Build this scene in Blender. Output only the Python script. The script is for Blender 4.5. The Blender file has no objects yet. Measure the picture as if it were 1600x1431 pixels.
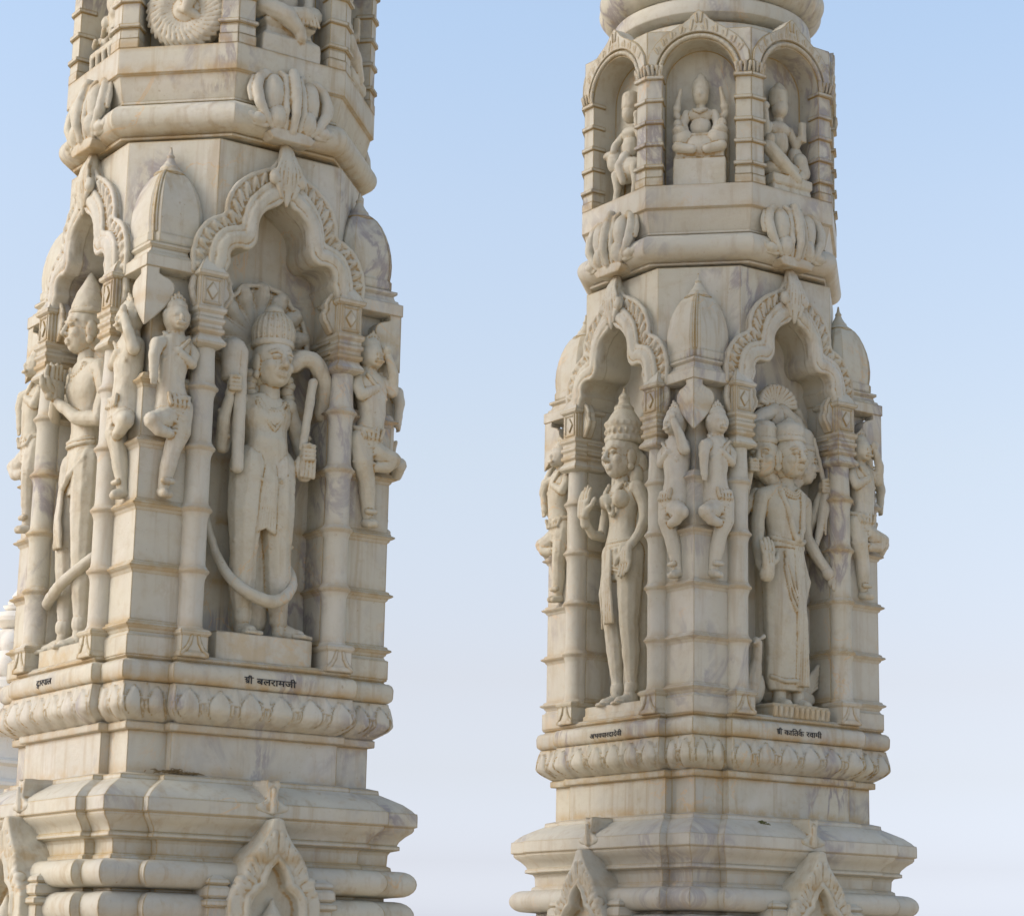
import bpy, bmesh, math, random
from mathutils import Vector, Matrix
from mathutils.geometry import tessellate_polygon
S=bpy.context.scene; COL=S.collection
PI=math.pi; R=math.radians
random.seed(7)
# ------------------------------------------------------------------ camera
ZB=1.6                      # camera height above the plaza
cam=bpy.data.objects.new('camera',bpy.data.cameras.new('camera')); COL.objects.link(cam); S.camera=cam
cam.data.sensor_width=36; cam.data.lens=79.46; cam.data.clip_end=6000; cam.data.clip_start=.1
PIT,ROL=.223421,.0202495
F=Vector((0,math.cos(PIT),math.sin(PIT))); U0=Vector((0,-math.sin(PIT),math.cos(PIT))); R0=Vector((1,0,0))
c_,s_=math.cos(ROL),math.sin(ROL)
rx=c_*R0+s_*U0; up=-s_*R0+c_*U0
m=Matrix((rx,up,-F)).transposed().to_4x4(); m.translation=Vector((0,0,ZB)); cam.matrix_world=m
# ------------------------------------------------------------------ world, sun, exposure
SUN_EL,SUN_AZ=R(32),R(-104)      # azimuth measured from +Y (view direction) towards +X
W=bpy.data.worlds.new('World'); S.world=W; W.use_nodes=True
nt=W.node_tree; bg=nt.nodes['Background']
sky=nt.nodes.new('ShaderNodeTexSky'); sky.sky_type='NISHITA'; sky.sun_disc=False
sky.sun_elevation=SUN_EL; sky.sun_rotation=SUN_AZ; sky.altitude=200; sky.air_density=1.0; sky.dust_density=2.2; sky.ozone_density=1.6
hs=nt.nodes.new('ShaderNodeHueSaturation'); hs.inputs['Saturation'].default_value=.80; hs.inputs['Value'].default_value=1.55
mx=nt.nodes.new('ShaderNodeMix'); mx.data_type='RGBA'; mx.blend_type='MULTIPLY'; mx.inputs['Factor'].default_value=1
tc=nt.nodes.new('ShaderNodeTexCoord'); sx_=nt.nodes.new('ShaderNodeSeparateXYZ'); nt.links.new(tc.outputs['Generated'],sx_.inputs[0])
cr=nt.nodes.new('ShaderNodeValToRGB'); nt.links.new(sx_.outputs['Z'],cr.inputs[0])      # haze: whiter and rosier towards the horizon; warm zenith added, out of view, to warm fill
e=cr.color_ramp.elements; e[0].position=0; e[0].color=(1.10,1.16,1.60,1); e[1].position=1; e[1].color=(.98,.82,.62,1)
for p,c in ((.025,(1.04,1.07,1.40)),(.046,(.83,.80,.99)),(.085,(.79,.70,.745)),(.126,(.82,.69,.665)),(.223,(.94,.825,.735)),(.33,(1.01,.95,.875)),(.406,(1.01,1.015,.97)),(.6,(1.02,.93,.80))):
    k=e.new(p); k.color=(*c,1)
nt.links.new(cr.outputs[0],mx.inputs[7])
nt.links.new(sky.outputs[0],hs.inputs['Color']); nt.links.new(hs.outputs[0],mx.inputs[6]); nt.links.new(mx.outputs[2],bg.inputs[0])
bg.inputs[1].default_value=.15
sd=bpy.data.lights.new('sun','SUN'); sd.energy=.54; sd.angle=R(14); sd.color=(.94,.975,1.02)
so=bpy.data.objects.new('sun',sd); COL.objects.link(so)
sv=Vector((math.sin(SUN_AZ)*math.cos(SUN_EL),math.cos(SUN_AZ)*math.cos(SUN_EL),math.sin(SUN_EL)))
so.rotation_euler=sv.to_track_quat('Z','Y').to_euler(); so.location=(0,0,20)
S.view_settings.view_transform='Standard'; S.view_settings.look='None'; S.view_settings.gamma=1; S.view_settings.exposure=0.35

# ------------------------------------------------------------------ materials
def marble(name,base=(.505,.488,.405),alt=(.46,.447,.385),stain=.9,vein=.75,rough=.55,fine=0,dirt=1.0,ring=1.0):
    M=bpy.data.materials.new(name); M.use_nodes=True; n=M.node_tree; L=n.links.new
    b=n.nodes['Principled BSDF']; N=n.nodes.new
    g=N('ShaderNodeNewGeometry')
    def noise(sc,det=4,ro=.55,dist=0,off=(0,0,0),scl=(1,1,1)):
        mp=N('ShaderNodeMapping'); mp.inputs['Location'].default_value=off; mp.inputs['Scale'].default_value=scl
        L(g.outputs['Position'],mp.inputs[0])
        t=N('ShaderNodeTexNoise'); t.inputs['Scale'].default_value=sc; t.inputs['Detail'].default_value=det
        t.inputs['Roughness'].default_value=ro; t.inputs['Distortion'].default_value=dist
        L(mp.outputs[0],t.inputs['Vector']); return t.outputs['Fac']
    def ramp(src,a,bb,lo=0,hi=1):
        r=N('ShaderNodeMapRange'); r.inputs['From Min'].default_value=a; r.inputs['From Max'].default_value=bb
        r.inputs['To Min'].default_value=lo; r.inputs['To Max'].default_value=hi; r.interpolation_type='SMOOTHSTEP'
        L(src,r.inputs['Value']); return r.outputs['Result']
    def mul(a,c):
        m=N('ShaderNodeMath'); m.operation='MULTIPLY'
        for i,x in enumerate((a,c)):
            if isinstance(x,(int,float)): m.inputs[i].default_value=x
            else: L(x,m.inputs[i])
        m.use_clamp=True; return m.outputs[0]
    def mix(f,a,c):
        m=N('ShaderNodeMix'); m.data_type='RGBA'
        L(f,m.inputs[0])
        for i,x in ((6,a),(7,c)):
            if isinstance(x,tuple): m.inputs[i].default_value=(*x,1)
            else: L(x,m.inputs[i])
        return m.outputs[2]
    c=mix(ramp(noise(2.3,5),.35,.65),base,alt)
    c=mix(mul(ramp(noise(9,6,.6,.6,(3,1,2)),.50,.74),.45*dirt),c,(.40,.33,.22))
    c=mix(mul(ramp(noise(3.4,5,.6,.4,(8,4,2)),.50,.70),.5*dirt),c,(.56,.55,.51))        # cleaner, whiter patches
    c=mix(mul(ramp(noise(26,6,.7,.3,(5,5,2)),.50,.74),.35*dirt),c,(.36,.29,.19))          # warm blotches
    # grey-violet veins in places
    v=noise(3.2,7,.62,1.6,(7,3,1),(1.4,1.4,.75)); va=N('ShaderNodeMath'); va.operation='SUBTRACT'; va.inputs[1].default_value=.5; L(v,va.inputs[0])
    ab=N('ShaderNodeMath'); ab.operation='ABSOLUTE'; L(va.outputs[0],ab.inputs[0])
    line=ramp(ab.outputs[0],.0,.085,1,0); msk=ramp(noise(1.7,4,.6,.6,(1,9,4)),.50,.62)
    c=mix(mul(mul(line,msk),vein),c,(.235,.215,.235))
    # ochre seams
    v2=noise(2.1,6,.6,1.2,(17,3,11)); vb=N('ShaderNodeMath'); vb.operation='SUBTRACT'; vb.inputs[1].default_value=.5; L(v2,vb.inputs[0])
    ac=N('ShaderNodeMath'); ac.operation='ABSOLUTE'; L(vb.outputs[0],ac.inputs[0])
    c=mix(mul(mul(ramp(ac.outputs[0],0,.012,1,0),ramp(noise(1.9,3,.5,0,(5,2,8)),.52,.62)),.5),c,(.60,.40,.20))
    # specks
    c=mix(mul(ramp(noise(55,3,.6,0,(2,2,2)),.66,.74),mul(ramp(noise(5,3,.5,0,(9,9,1)),.45,.65),.7)),c,(.30,.22,.13))
    # rain stains: vertical streaks
    c=mix(mul(ramp(noise(8,5,.6,.2,(4,4,4),(3,3,.25)),.50,.70),.45*dirt),c,(.33,.25,.15))
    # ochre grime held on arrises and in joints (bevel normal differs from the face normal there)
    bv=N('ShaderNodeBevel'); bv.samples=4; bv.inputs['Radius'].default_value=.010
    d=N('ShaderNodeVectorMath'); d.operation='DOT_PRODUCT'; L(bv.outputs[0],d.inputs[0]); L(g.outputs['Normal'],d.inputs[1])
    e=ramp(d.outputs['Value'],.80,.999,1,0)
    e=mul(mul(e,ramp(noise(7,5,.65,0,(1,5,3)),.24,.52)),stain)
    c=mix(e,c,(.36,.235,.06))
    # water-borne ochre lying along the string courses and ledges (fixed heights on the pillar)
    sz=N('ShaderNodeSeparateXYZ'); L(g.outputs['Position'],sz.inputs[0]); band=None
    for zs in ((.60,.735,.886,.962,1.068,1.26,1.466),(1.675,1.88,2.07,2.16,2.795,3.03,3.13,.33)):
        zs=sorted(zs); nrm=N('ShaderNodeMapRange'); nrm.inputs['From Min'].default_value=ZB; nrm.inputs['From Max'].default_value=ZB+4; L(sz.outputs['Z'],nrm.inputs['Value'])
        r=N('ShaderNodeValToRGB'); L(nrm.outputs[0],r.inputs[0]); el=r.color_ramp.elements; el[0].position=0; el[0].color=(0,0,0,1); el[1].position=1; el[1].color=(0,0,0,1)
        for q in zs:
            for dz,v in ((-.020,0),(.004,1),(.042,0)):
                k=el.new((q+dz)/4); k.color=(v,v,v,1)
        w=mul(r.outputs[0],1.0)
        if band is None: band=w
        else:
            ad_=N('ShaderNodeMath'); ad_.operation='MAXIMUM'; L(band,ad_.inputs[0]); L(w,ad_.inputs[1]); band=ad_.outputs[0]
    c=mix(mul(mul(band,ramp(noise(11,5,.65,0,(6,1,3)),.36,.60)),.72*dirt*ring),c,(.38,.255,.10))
    oi=N('ShaderNodeObjectInfo'); c=mix(mul(ramp(oi.outputs['Random'],.3,1.0),.30*dirt),c,(.52,.51,.47))
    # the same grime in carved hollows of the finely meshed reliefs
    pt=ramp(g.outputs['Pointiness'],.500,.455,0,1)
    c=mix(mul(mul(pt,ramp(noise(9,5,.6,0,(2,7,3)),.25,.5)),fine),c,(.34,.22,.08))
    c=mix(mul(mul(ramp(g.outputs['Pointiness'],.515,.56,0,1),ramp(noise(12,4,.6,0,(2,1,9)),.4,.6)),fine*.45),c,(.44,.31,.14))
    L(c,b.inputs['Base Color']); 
    rr=ramp(noise(14,4),.3,.7,rough-.08,rough+.15); L(rr,b.inputs['Roughness'])
    b.inputs['Specular IOR Level'].default_value=.35
    b.inputs['Subsurface Weight'].default_value=0
    ad=N('ShaderNodeMath'); ad.operation='ADD'; L(mul(noise(38,6,.6),1.0),ad.inputs[0]); L(mul(noise(190,3,.6),.35),ad.inputs[1])
    bp=N('ShaderNodeBump'); bp.inputs['Strength'].default_value=.5; bp.inputs['Distance'].default_value=.004
    L(ad.outputs[0],bp.inputs['Height']); L(bv.outputs[0],bp.inputs['Normal']); L(bp.outputs[0],b.inputs['Normal'])
    return M
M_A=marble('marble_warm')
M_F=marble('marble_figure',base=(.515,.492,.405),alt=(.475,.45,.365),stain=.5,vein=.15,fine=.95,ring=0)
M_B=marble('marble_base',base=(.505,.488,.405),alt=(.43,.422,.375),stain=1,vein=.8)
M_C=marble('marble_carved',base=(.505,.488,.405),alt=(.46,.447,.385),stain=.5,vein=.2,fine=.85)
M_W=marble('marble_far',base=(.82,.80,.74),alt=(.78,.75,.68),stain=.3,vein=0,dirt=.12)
def plain(name,col,rough=.8):
    M=bpy.data.materials.new(name); M.use_nodes=True; b=M.node_tree.nodes['Principled BSDF']
    N=M.node_tree.nodes.new; L=M.node_tree.links.new
    t=N('ShaderNodeTexNoise'); t.inputs['Scale'].default_value=40; r=N('ShaderNodeValToRGB'); L(t.outputs['Fac'],r.inputs[0])
    r.color_ramp.elements[0].color=tuple(x*.75 for x in col)+(1,); r.color_ramp.elements[1].color=tuple(min(1,x*1.25) for x in col)+(1,)
    L(r.outputs[0],b.inputs['Base Color']); b.inputs['Roughness'].default_value=rough; return M
M_INK=plain('black_paint',(.012,.012,.014),.5)
M_TWIG=plain('dry_twig',(.17,.12,.055)); M_LEAF=plain('weed_leaf',(.09,.10,.03))
def paving():
    M=bpy.data.materials.new('marble_paving'); M.use_nodes=True; n=M.node_tree; N=n.nodes.new; L=n.links.new; b=n.nodes['Principled BSDF']
    g=N('ShaderNodeNewGeometry'); br=N('ShaderNodeTexBrick'); br.inputs['Scale'].default_value=1.2; br.offset=0
    br.inputs['Color1'].default_value=(.74,.58,.38,1); br.inputs['Color2'].default_value=(.66,.51,.33,1); br.inputs['Mortar'].default_value=(.3,.26,.2,1)
    br.inputs['Mortar Size'].default_value=.008; br.inputs['Brick Width'].default_value=.8; br.inputs['Row Height'].default_value=.8
    L(g.outputs['Position'],br.inputs['Vector']); L(br.outputs[0],b.inputs['Base Color']); b.inputs['Roughness'].default_value=.5
    return M
M_G=paving()

# ------------------------------------------------------------------ mesh kit  (coordinates: u right, v outward, z up from camera height)
WEAR=bpy.data.textures.new('wear','CLOUDS'); WEAR.noise_scale=.035; WEAR.noise_depth=3
class MB:
    def __init__(s): s.v=[]; s.f=[]
    def add(s,vs,fs):
        o=len(s.v); s.v+=[tuple(x) for x in vs]; s.f+=[tuple(i+o for i in f) for f in fs]; return s
    def box(s,u0,u1,v0,v1,z0,z1):
        P=[(u,v,z) for z in (z0,z1) for v in (v0,v1) for u in (u0,u1)]
        return s.add(P,[(0,2,3,1),(4,5,7,6),(0,1,5,4),(2,6,7,3),(0,4,6,2),(1,3,7,5)])
    def loft(s,rings,cap=True):
        n=len(rings[0]); vs=[p for r in rings for p in r]; fs=[]
        for j in range(len(rings)-1):
            for i in range(n):
                a=j*n+i; b=j*n+(i+1)%n; fs.append((a,b,b+n,a+n))
        if cap: fs.append(tuple(range(n-1,-1,-1))); fs.append(tuple((len(rings)-1)*n+i for i in range(n)))
        return s.add(vs,fs)
    def lathe(s,cu,cv,prof,seg=24,a0=0):
        return s.loft([[(cu+r*math.cos(a0+2*PI*i/seg),cv+r*math.sin(a0+2*PI*i/seg),z) for i in range(seg)] for r,z in prof])
    def sweepbox(s,u0,u1,v0,v1,prof):     # rectangular plan grown by o
        return s.loft([[(u0-o,v0-o,z),(u1+o,v0-o,z),(u1+o,v1+o,z),(u0-o,v1+o,z)] for o,z in prof])
    def prism(s,pts,v0,v1,su=1.0):        # outline in (u,z) extruded outward
        n=len(pts); vs=[(u*su,v0,z) for u,z in pts]+[(u,v1,z) for u,z in pts]
        tri=tessellate_polygon([[Vector((u,z,0)) for u,z in pts]])
        fs=[tuple(t) for t in tri]+[tuple(i+n for i in t[::-1]) for t in tri]+[(i,(i+1)%n,(i+1)%n+n,i+n) for i in range(n)]
        return s.add(vs,fs)
    def cap(s,p,q,r1,r2,seg=12):
        p=Vector(p); q=Vector(q); d=q-p; L=d.length or 1e-6; d.normalize()
        t=d.orthogonal().normalized(); b=d.cross(t); rings=[]
        for k in range(1,5):
            a=PI/2*k/4; rings.append((p-d*r1*math.cos(a),r1*math.sin(a)))
        for k in range(4,0,-1):
            a=PI/2*k/4; rings.append((q+d*r2*math.cos(a),r2*math.sin(a)))
        return s.loft([[tuple(c+t*(r*math.cos(2*PI*i/seg))+b*(r*math.sin(2*PI*i/seg))) for i in range(seg)] for c,r in rings])
    def tube(s,pts,r):
        rr=r if isinstance(r,(list,tuple)) else [r]*len(pts)
        for i in range(len(pts)-1): s.cap(pts[i],pts[i+1],rr[i],rr[i+1],10)
        return s
    def ell(s,c,r,rot=None,seg=16,rows=10):
        M=rot or Matrix.Identity(3); c=Vector(c); rings=[]
        for j in range(1,rows):
            a=PI*j/rows
            rings.append([tuple(c+M@Vector((r[0]*math.sin(a)*math.cos(2*PI*i/seg),r[1]*math.sin(a)*math.sin(2*PI*i/seg),-r[2]*math.cos(a)))) for i in range(seg)])
        return s.loft(rings)
    def mirror(s):
        m=MB(); m.v=[(-u,v,z) for u,v,z in s.v]; m.f=[f[::-1] for f in s.f]; return m
    def mesh(s,name,angle=35):
        me=bpy.data.meshes.new(name); me.from_pydata([(u,-v,z+ZB) for u,v,z in s.v],[],s.f)
        bm=bmesh.new(); bm.from_mesh(me); bmesh.ops.recalc_face_normals(bm,faces=bm.faces); bm.to_mesh(me); bm.free()
        me.shade_smooth(); me.set_sharp_from_angle(angle=R(angle)); return me
    def build(s,name,mat,parent=None,rot=0,vox=0,sm=2,angle=35):
        me=s.mesh(name,angle)
        if vox:
            o=bpy.data.objects.new('tmp',me); COL.objects.link(o)
            r=o.modifiers.new('r','REMESH'); r.mode='VOXEL'; r.voxel_size=vox; r.use_smooth_shade=True
            if sm: q=o.modifiers.new('s','SMOOTH'); q.factor=.5; q.iterations=sm
            q=o.modifiers.new('d','DISPLACE'); q.texture=WEAR; q.strength=.006; q.mid_level=.5; q.texture_coords='LOCAL'
            dg=bpy.context.evaluated_depsgraph_get(); me2=bpy.data.meshes.new_from_object(o.evaluated_get(dg))
            bpy.data.objects.remove(o); bpy.data.meshes.remove(me); me=me2; me.name=name; me.shade_smooth()
        me.materials.clear(); me.materials.append(mat)
        o=bpy.data.objects.new(name,me); COL.objects.link(o); o.rotation_euler.z=rot
        if parent: o.parent=parent
        return o
def kids(o): return [c for c in bpy.data.objects if c.parent==o]
def copy_part(o,parent,rot=None,mirror=False):
    c=o.copy(); COL.objects.link(c); c.parent=parent
    if rot is not None: c.rotation_euler.z=rot
    for k in kids(o): copy_part(k,c)
    return c
FR=[0,-PI/2,PI,PI/2]    # face 0: right face in view, 1: left face in view, 2,3: away

# redented plan
def plan(p,b,w,o,chips=False):
    p+=o; b+=o; w+=o; pts=[]
    face=[(-p,p),(-w,p),(-w,b),(w,b),(w,p)]
    for k in range(4):
        a=-k*PI/2
        for x,y in face: pts.append((x*math.cos(a)-y*math.sin(a),x*math.sin(a)+y*math.cos(a)))
    return pts
def sweep(mb,p,b,w,prof):
    return mb.loft([[(x,y,z) for x,y in plan(p,b,w,o)] for o,z in prof])
def octo(a,k0=0):
    r=a/math.cos(PI/8); return [(r*math.cos(PI/8+PI/4*i),r*math.sin(PI/8+PI/4*i)) for i in range(8)]
def arc(cx,cz,r,a0,a1,n):
    return [(cx+r*math.cos(R(a0+(a1-a0)*i/n)),cz+r*math.sin(R(a0+(a1-a0)*i/n))) for i in range(n+1)]
def smooth(pts,n=1):
    for _ in range(n):
        q=[pts[0]]
        for a,b in zip(pts,pts[1:]): q+=[tuple(x*.75+y*.25 for x,y in zip(a,b)),tuple(x*.25+y*.75 for x,y in zip(a,b))]
        pts=q+[pts[-1]]
    return pts

# ------------------------------------------------------------------ lower mouldings
def base_moulding(root):
    m=MB()
    pr=[(.0,.60),(.028,.592),(.030,.578),(.060,.562),(.090,.545),(.112,.526),(.120,.516),(.126,.514),(.127,.505),(.127,.470),(.119,.466),(.119,.458),(.114,.450),(.098,.437),(.083,.420),(.078,.408),(.085,.404),(.085,.392),(.062,.386),(.056,.376),(.054,.340),(.064,.334),(.066,.322),(.080,.322)]
    zc=.279
    pr+=[(.086+.044*math.cos(a),zc+.043*math.sin(a)) for a in [PI/2-PI*i/10 for i in range(11)]]
    pr+=[(.05,.233),(.05,.222)]
    pr+=[(.076+.05*math.cos(a),.172+.05*math.sin(a)) for a in [PI/2-PI*i/10 for i in range(11)]]
    pr+=[(.04,.12),(.04,.10),(.09,.06),(.10,.02),(.06,0),(.06,-.25),(.12,-.32),(.16,-.40),(.16,-.5),(.10,-.56),(.10,-1.0),(.18,-1.1),(.24,-1.25),(.24,-1.6)]
    sweep(m,.45,.484,.315,pr)
    o=m.build('base_moulding',M_B,root,angle=22); return o
def gable(root,first):
    if first: return [copy_part(first[0],root,FR[k]) for k in range(4)]
    V=.66; m=MB()
    half=[(0,.468),(.018,.462),(.03,.435),(.045,.405),(.07,.375),(.095,.345),(.113,.31),(.118,.28),(.135,.262),(.155,.235),(.165,.2),(.17,-.2)]
    half=[half[0]]+smooth(half[1:-2],1)+half[-2:]
    inn=[(0,.325),(.02,.303),(.035,.27),(.036,.245),(.052,.235),(.078,.215),(.085,.185),(.085,-.2)]
    inn=[inn[0]]+smooth(inn[1:-1],1)+[inn[-1]]
    out=half+inn[::-1]+[(-u,z) for u,z in inn[1:]]+[(-u,z) for u,z in half[::-1][:-1]]
    m.prism(out,.47,V); m.prism(inn[::-1]+[(-u,z) for u,z in inn[1:]],.5,.616); m.prism([(-.1,-.2),(.1,-.2),(.1,.3),(0,.42),(-.1,.3)],.46,.55)
    for s in (1,-1):
        m.tube([(s*u,V+.001,z) for u,z in [(0,.34),(.03,.31),(.05,.272),(.05,.258),(.075,.245),(.1,.215),(.105,.15)]],.010)
        for a,b in (((.012,.365),(.014,.415)),((.045,.335),(.052,.372)),((.068,.30),(.088,.33)),((.078,.265),(.106,.285)),((.10,.245),(.13,.25))):
            m.cap((s*a[0],V,a[1]),(s*b[0],V,b[1]),.006,.010,8)
            m.cap((s*(a[0]+.017),V,a[1]-.012),(s*(b[0]+.014),V,b[1]-.016),.004,.008,8)
        m.ell((s*.125,V-.01,.268),(.022,.02,.016))
    o=m.build('base_gable',M_C,root,0,.0045,2)
    for s in (1,-1):
        q=MB(); u0,u1=sorted((s*.155,s*.225)); 
        q.sweepbox(u0,u1,.52,V-.03,[(-.02,.285),(-.012,.275),(.0,.268),(.004,.255),(-.004,.250),(.006,.24),(.008,.215),(-.002,.208),(.012,.20),(.012,.185),(0,.18),(0,.09),(.01,.08),(.01,.05),(0,.04),(0,-.2)][::-1])
        q.build('pilaster',M_B,o)
    q=MB(); q.lathe(0,.635,[(.04,.02),(.042,.05),(.03,.08),(.036,.11),(.036,.14),(.03,.165),(.012,.19),(.003,.215)],16); q.ell((0,.6,.04),(.07,.04,.05)); q.build('niche_bust',M_F,o,0,.004,1)
    # leaf crest on the cornice above
    q=MB(); q.prism([(-.022,.594),(-.010,.585),(.010,.585),(.022,.594),(.026,.575),(.020,.555),(.016,.53),(.036,.518),(.062,.508),(.058,.494),(.034,.486),(0,.480),(-.034,.486),(-.058,.494),(-.062,.508),(-.036,.518),(-.016,.53),(-.020,.555),(-.026,.575)],.50,.613)
    q.ell((-.040,.606,.502),(.022,.012,.012)); q.ell((.040,.606,.502),(.022,.012,.012)); q.tube([(0,.615,.49),(0,.62,.56)],[.012,.008])
    q.build('cornice_leaf',M_C,o,0,.004,1)
    for k in range(1,4): copy_part(o,root,FR[k])
    return [o]
def dado(root):
    m=MB(); sweep(m,.447,.479,.31,[(0,.595),(0,.735),(.016,.737),(.018,.740),(.018,.760),(.010,.765)])
    return m.build('dado',M_B,root)
def petal_band(root):
    z0,z1=.762,.886; rows=40; zs=[z0+(z1-z0)*j/rows for j in range(rows+1)]
    def off(t): return -.022+.052*math.sin(min(1,t/.42)*PI/2)-(.012*max(0,(t-.5)/.5))
    def bump(x,y):  # x in cell -1..1
        def P(x,y,y0,y1,wm):
            if y<y0 or y>y1: return 0
            t=(y-y0)/(y1-y0)
            w=wm*math.sqrt(max(0,1-((t-.40)/.40)**2)) if t<.40 else wm*(1-((t-.40)/.60)**2.3*(1.0) )*(1-.25*max(0,(t-.8)/.2))
            if w<.02: return 0
            q=abs(x)/w
            if q>=1: return 0
            return .25+.75*(1-(q/.72)**2)**.5 if q<.72 else (.12 if q<.80 else .62*(1-((q-.90)/.10)**2)**.5 if q<1 else 0)
        a=P(x,y,.02,.90,.93)
        b=P(1-abs(x),y,.5,1.0,.34)*.6
        return max(a,b)
    m=MB(); segs=[]
    base=plan(.478,.512,.315,0); n=len(base)
    for e in range(n):
        a,b=base[e],base[(e+1)%n]; L=math.hypot(b[0]-a[0],b[1]-a[1]); segs.append((L,max(2,int(L/.0045)),max(1,round(L/.107))))
    ring=[]
    for j,z in enumerate(zs):
        t=j/rows; P=plan(.478,.512,.315,off(t)); r=[]
        for e,(L,N,np_) in enumerate(segs):
            a,b=P[e],P[(e+1)%n]; d=Vector((b[0]-a[0],b[1]-a[1])); l=d.length; nn=Vector((-d.y,d.x))/l
            for i in range(N):
                s=i/N; x=(s*np_)%1*2-1
                h=.0115*bump(x,t) if L>.1 and 0<i<N-1 else 0
                r.append((a[0]+d.x*s+nn.x*h,a[1]+d.y*s+nn.y*h,z))
        ring.append(r)
    m.loft(ring); return m.build('petal_band',M_B,root,angle=50)
def inscription_band(root):
    m=MB()
    sweep(m,.478,.512,.315,[(.004,.884),(.016,.888),(.026,.897),(.029,.905),(.030,.935),(.026,.948),(.018,.955),(.008,.957),(.004,.962),(.012,.966),(.012,.974),(.004,.978),(.0,.984)])
    return m.build('inscription_band',M_B,root)
RZ=[1.880,1.675,1.466,1.260,1.068]
RING=[(0,-.019),(.005,-.014),(.007,-.008),(.017,-.003),(.0205,.001),(.018,.005),(.010,.009),(.009,.014),(.005,.017),(0,.019)]
def shaft(root):
    m=MB()
    m.box(-.345,.345,-.345,.345,.965,2.775)
    pr=[(.012,.972),(.012,1.035),(.004,1.04)]
    for z in RZ[::-1]:
        pr+=[(o,z+dz) for o,dz in RING]
    pr=[p for p in pr]
    for sx in (1,-1):
        for sy in (1,-1):
            u0,u1=sorted((sx*.30,sx*.48)); v0,v1=sorted((sy*.30,sy*.48))
            m.sweepbox(u0,u1,v0,v1,[(0,.97)]+pr[:-3]+[(-.002,RZ[0]+.03)])
            u0,u1=sorted((sx*.30,sx*.446)); v0,v1=sorted((sy*.30,sy*.446))
            m.sweepbox(u0,u1,v0,v1,[(0,RZ[0]+.01),(0,2.30)])
    for z in RZ: pass
    o=m.build('shaft',M_A,root,angle=30); return o
def niche_frame():
    """jambs, floor step and sill of one niche (one face)"""
    m=MB()
    pr=[(0,.97),(.004,.975),(.004,1.04)]
    for z in RZ[::-1]: pr+=[(o*.8,z+dz*.8) for o,dz in RING]
    pr+=[(0,2.03),(.012,2.036),(.012,2.06),(.002,2.075),(.002,2.085),(.012,2.09),(.012,2.105),(.004,2.11),(.004,2.125),(.014,2.13),(.014,2.15),(.004,2.155),(.004,2.318)]
    for s in (1,-1):
        u0,u1=sorted((s*.232,s*.308)); m.sweepbox(u0,u1,.32,.465,pr)
    return m
def column_mb(s):
    m=MB(); cu,cv=s*.27,.487
    pr=[(.046,1.055)]
    zz=[1.068]+RZ[::-1][1:]
    prev=1.068
    pts=[(.052,1.052),(.050,1.062),(.050,1.070),(.044,1.078),(.0425,1.10)]
    for z in RZ[::-1][1:]:
        pts+=[(.0425,z-.10),(.0425,z-.035),(.0445,z-.022),(.048,z-.014),(.049,z-.009),(.056,z-.003),(.0575,z+.002),(.054,z+.007),(.050,z+.010),(.048,z+.015),(.0445,z+.018),(.0425,z+.03)]
    pts+=[(.0395,1.99),(.040,2.025)]
    m.lathe(cu,cv,pts,20)
    return m
def base_block_mb(s):
    m=MB(); u0,u1=sorted((s*.222,s*.322))
    m.sweepbox(u0,u1,.43,.540,[(.002,.975),(.002,.99),(-.002,.995),(-.002,1.045),(.004,1.05),(.006,1.058),(0,1.066),(-.01,1.070)])
    c=s*.272
    for q in (-1,1):
        m.tube([(c+q*x,.5385,z) for x,z in [(.048,.985),(.030,1.0),(.018,1.02),(.012,1.044)]],[.005,.0055,.0055,.004])
    return m
def capital_mb(s):
    m=MB(); c=s*.27; u0,u1=c-.044,c+.044; v0,v1=.40,.533
    m.sweepbox(u0,u1,v0,v1,[(-.006,2.018),(.010,2.026),(.013,2.034),(.008,2.044),(-.001,2.056),(-.002,2.064),(.006,2.070),(.007,2.082),(.001,2.086),(.001,2.100),(.007,2.106),(.008,2.118),(.002,2.122),(.003,2.136),(.010,2.142),(.011,2.156),(.003,2.160),(.000,2.165),(0,2.262),(.010,2.268),(.012,2.280),(.004,2.286),(-.004,2.305),(-.02,2.330),(-.03,2.345)])
    # frame and lozenge on the front of the block
    for a,b in (((-.030,2.172),(.030,2.172)),((-.030,2.256),(.030,2.256)),((-.030,2.172),(-.030,2.256)),((.030,2.172),(.030,2.256))):
        m.cap((c+a[0],v1,a[1]),(c+b[0],v1,b[1]),.0045,.0045,6)
    m.prism([(c,2.184),(c+.020,2.214),(c,2.244),(c-.020,2.214)],v1-.004,v1+.005)
    for p in (-1,1):
        m.cap((c+p*.042,v1-.012,2.15),(c+p*.042,v1-.012,2.27),.006,.006,6)
    # curled leaf towards the niche
    i=-s
    pts=[(.04,2.15),(.060,2.165),(.075,2.19),(.086,2.205),(.090,2.225),(.080,2.245),(.082,2.262),(.070,2.285),(.058,2.30),(.04,2.325)]
    pts=[(c+i*x,z) for x,z in pts]
    m.prism(pts,.462,.502); 
    m.tube([(a,.498,b) for a,b in pts[1:-1]],.008)
    m.tube([(c-i*x*.9,.49,z) for x,z in [(.04,2.165),(.055,2.195),(.062,2.225),(.055,2.26),(.04,2.29)]],.014)
    return m
INNER=[(.222,2.283),(.200,2.330),(.207,2.358),(.190,2.385),(.160,2.393),(.134,2.388),(.112,2.404),(.100,2.438),(.106,2.478),(.092,2.52),(.062,2.552),(.028,2.570),(0,2.596)]
ROLL=[(.275,2.283),(.275,2.350),(.262,2.405),(.232,2.442),(.195,2.458),(.155,2.468),(.152,2.500),(.140,2.560),(.105,2.605),(.06,2.645),(.02,2.672),(0,2.70)]
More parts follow.
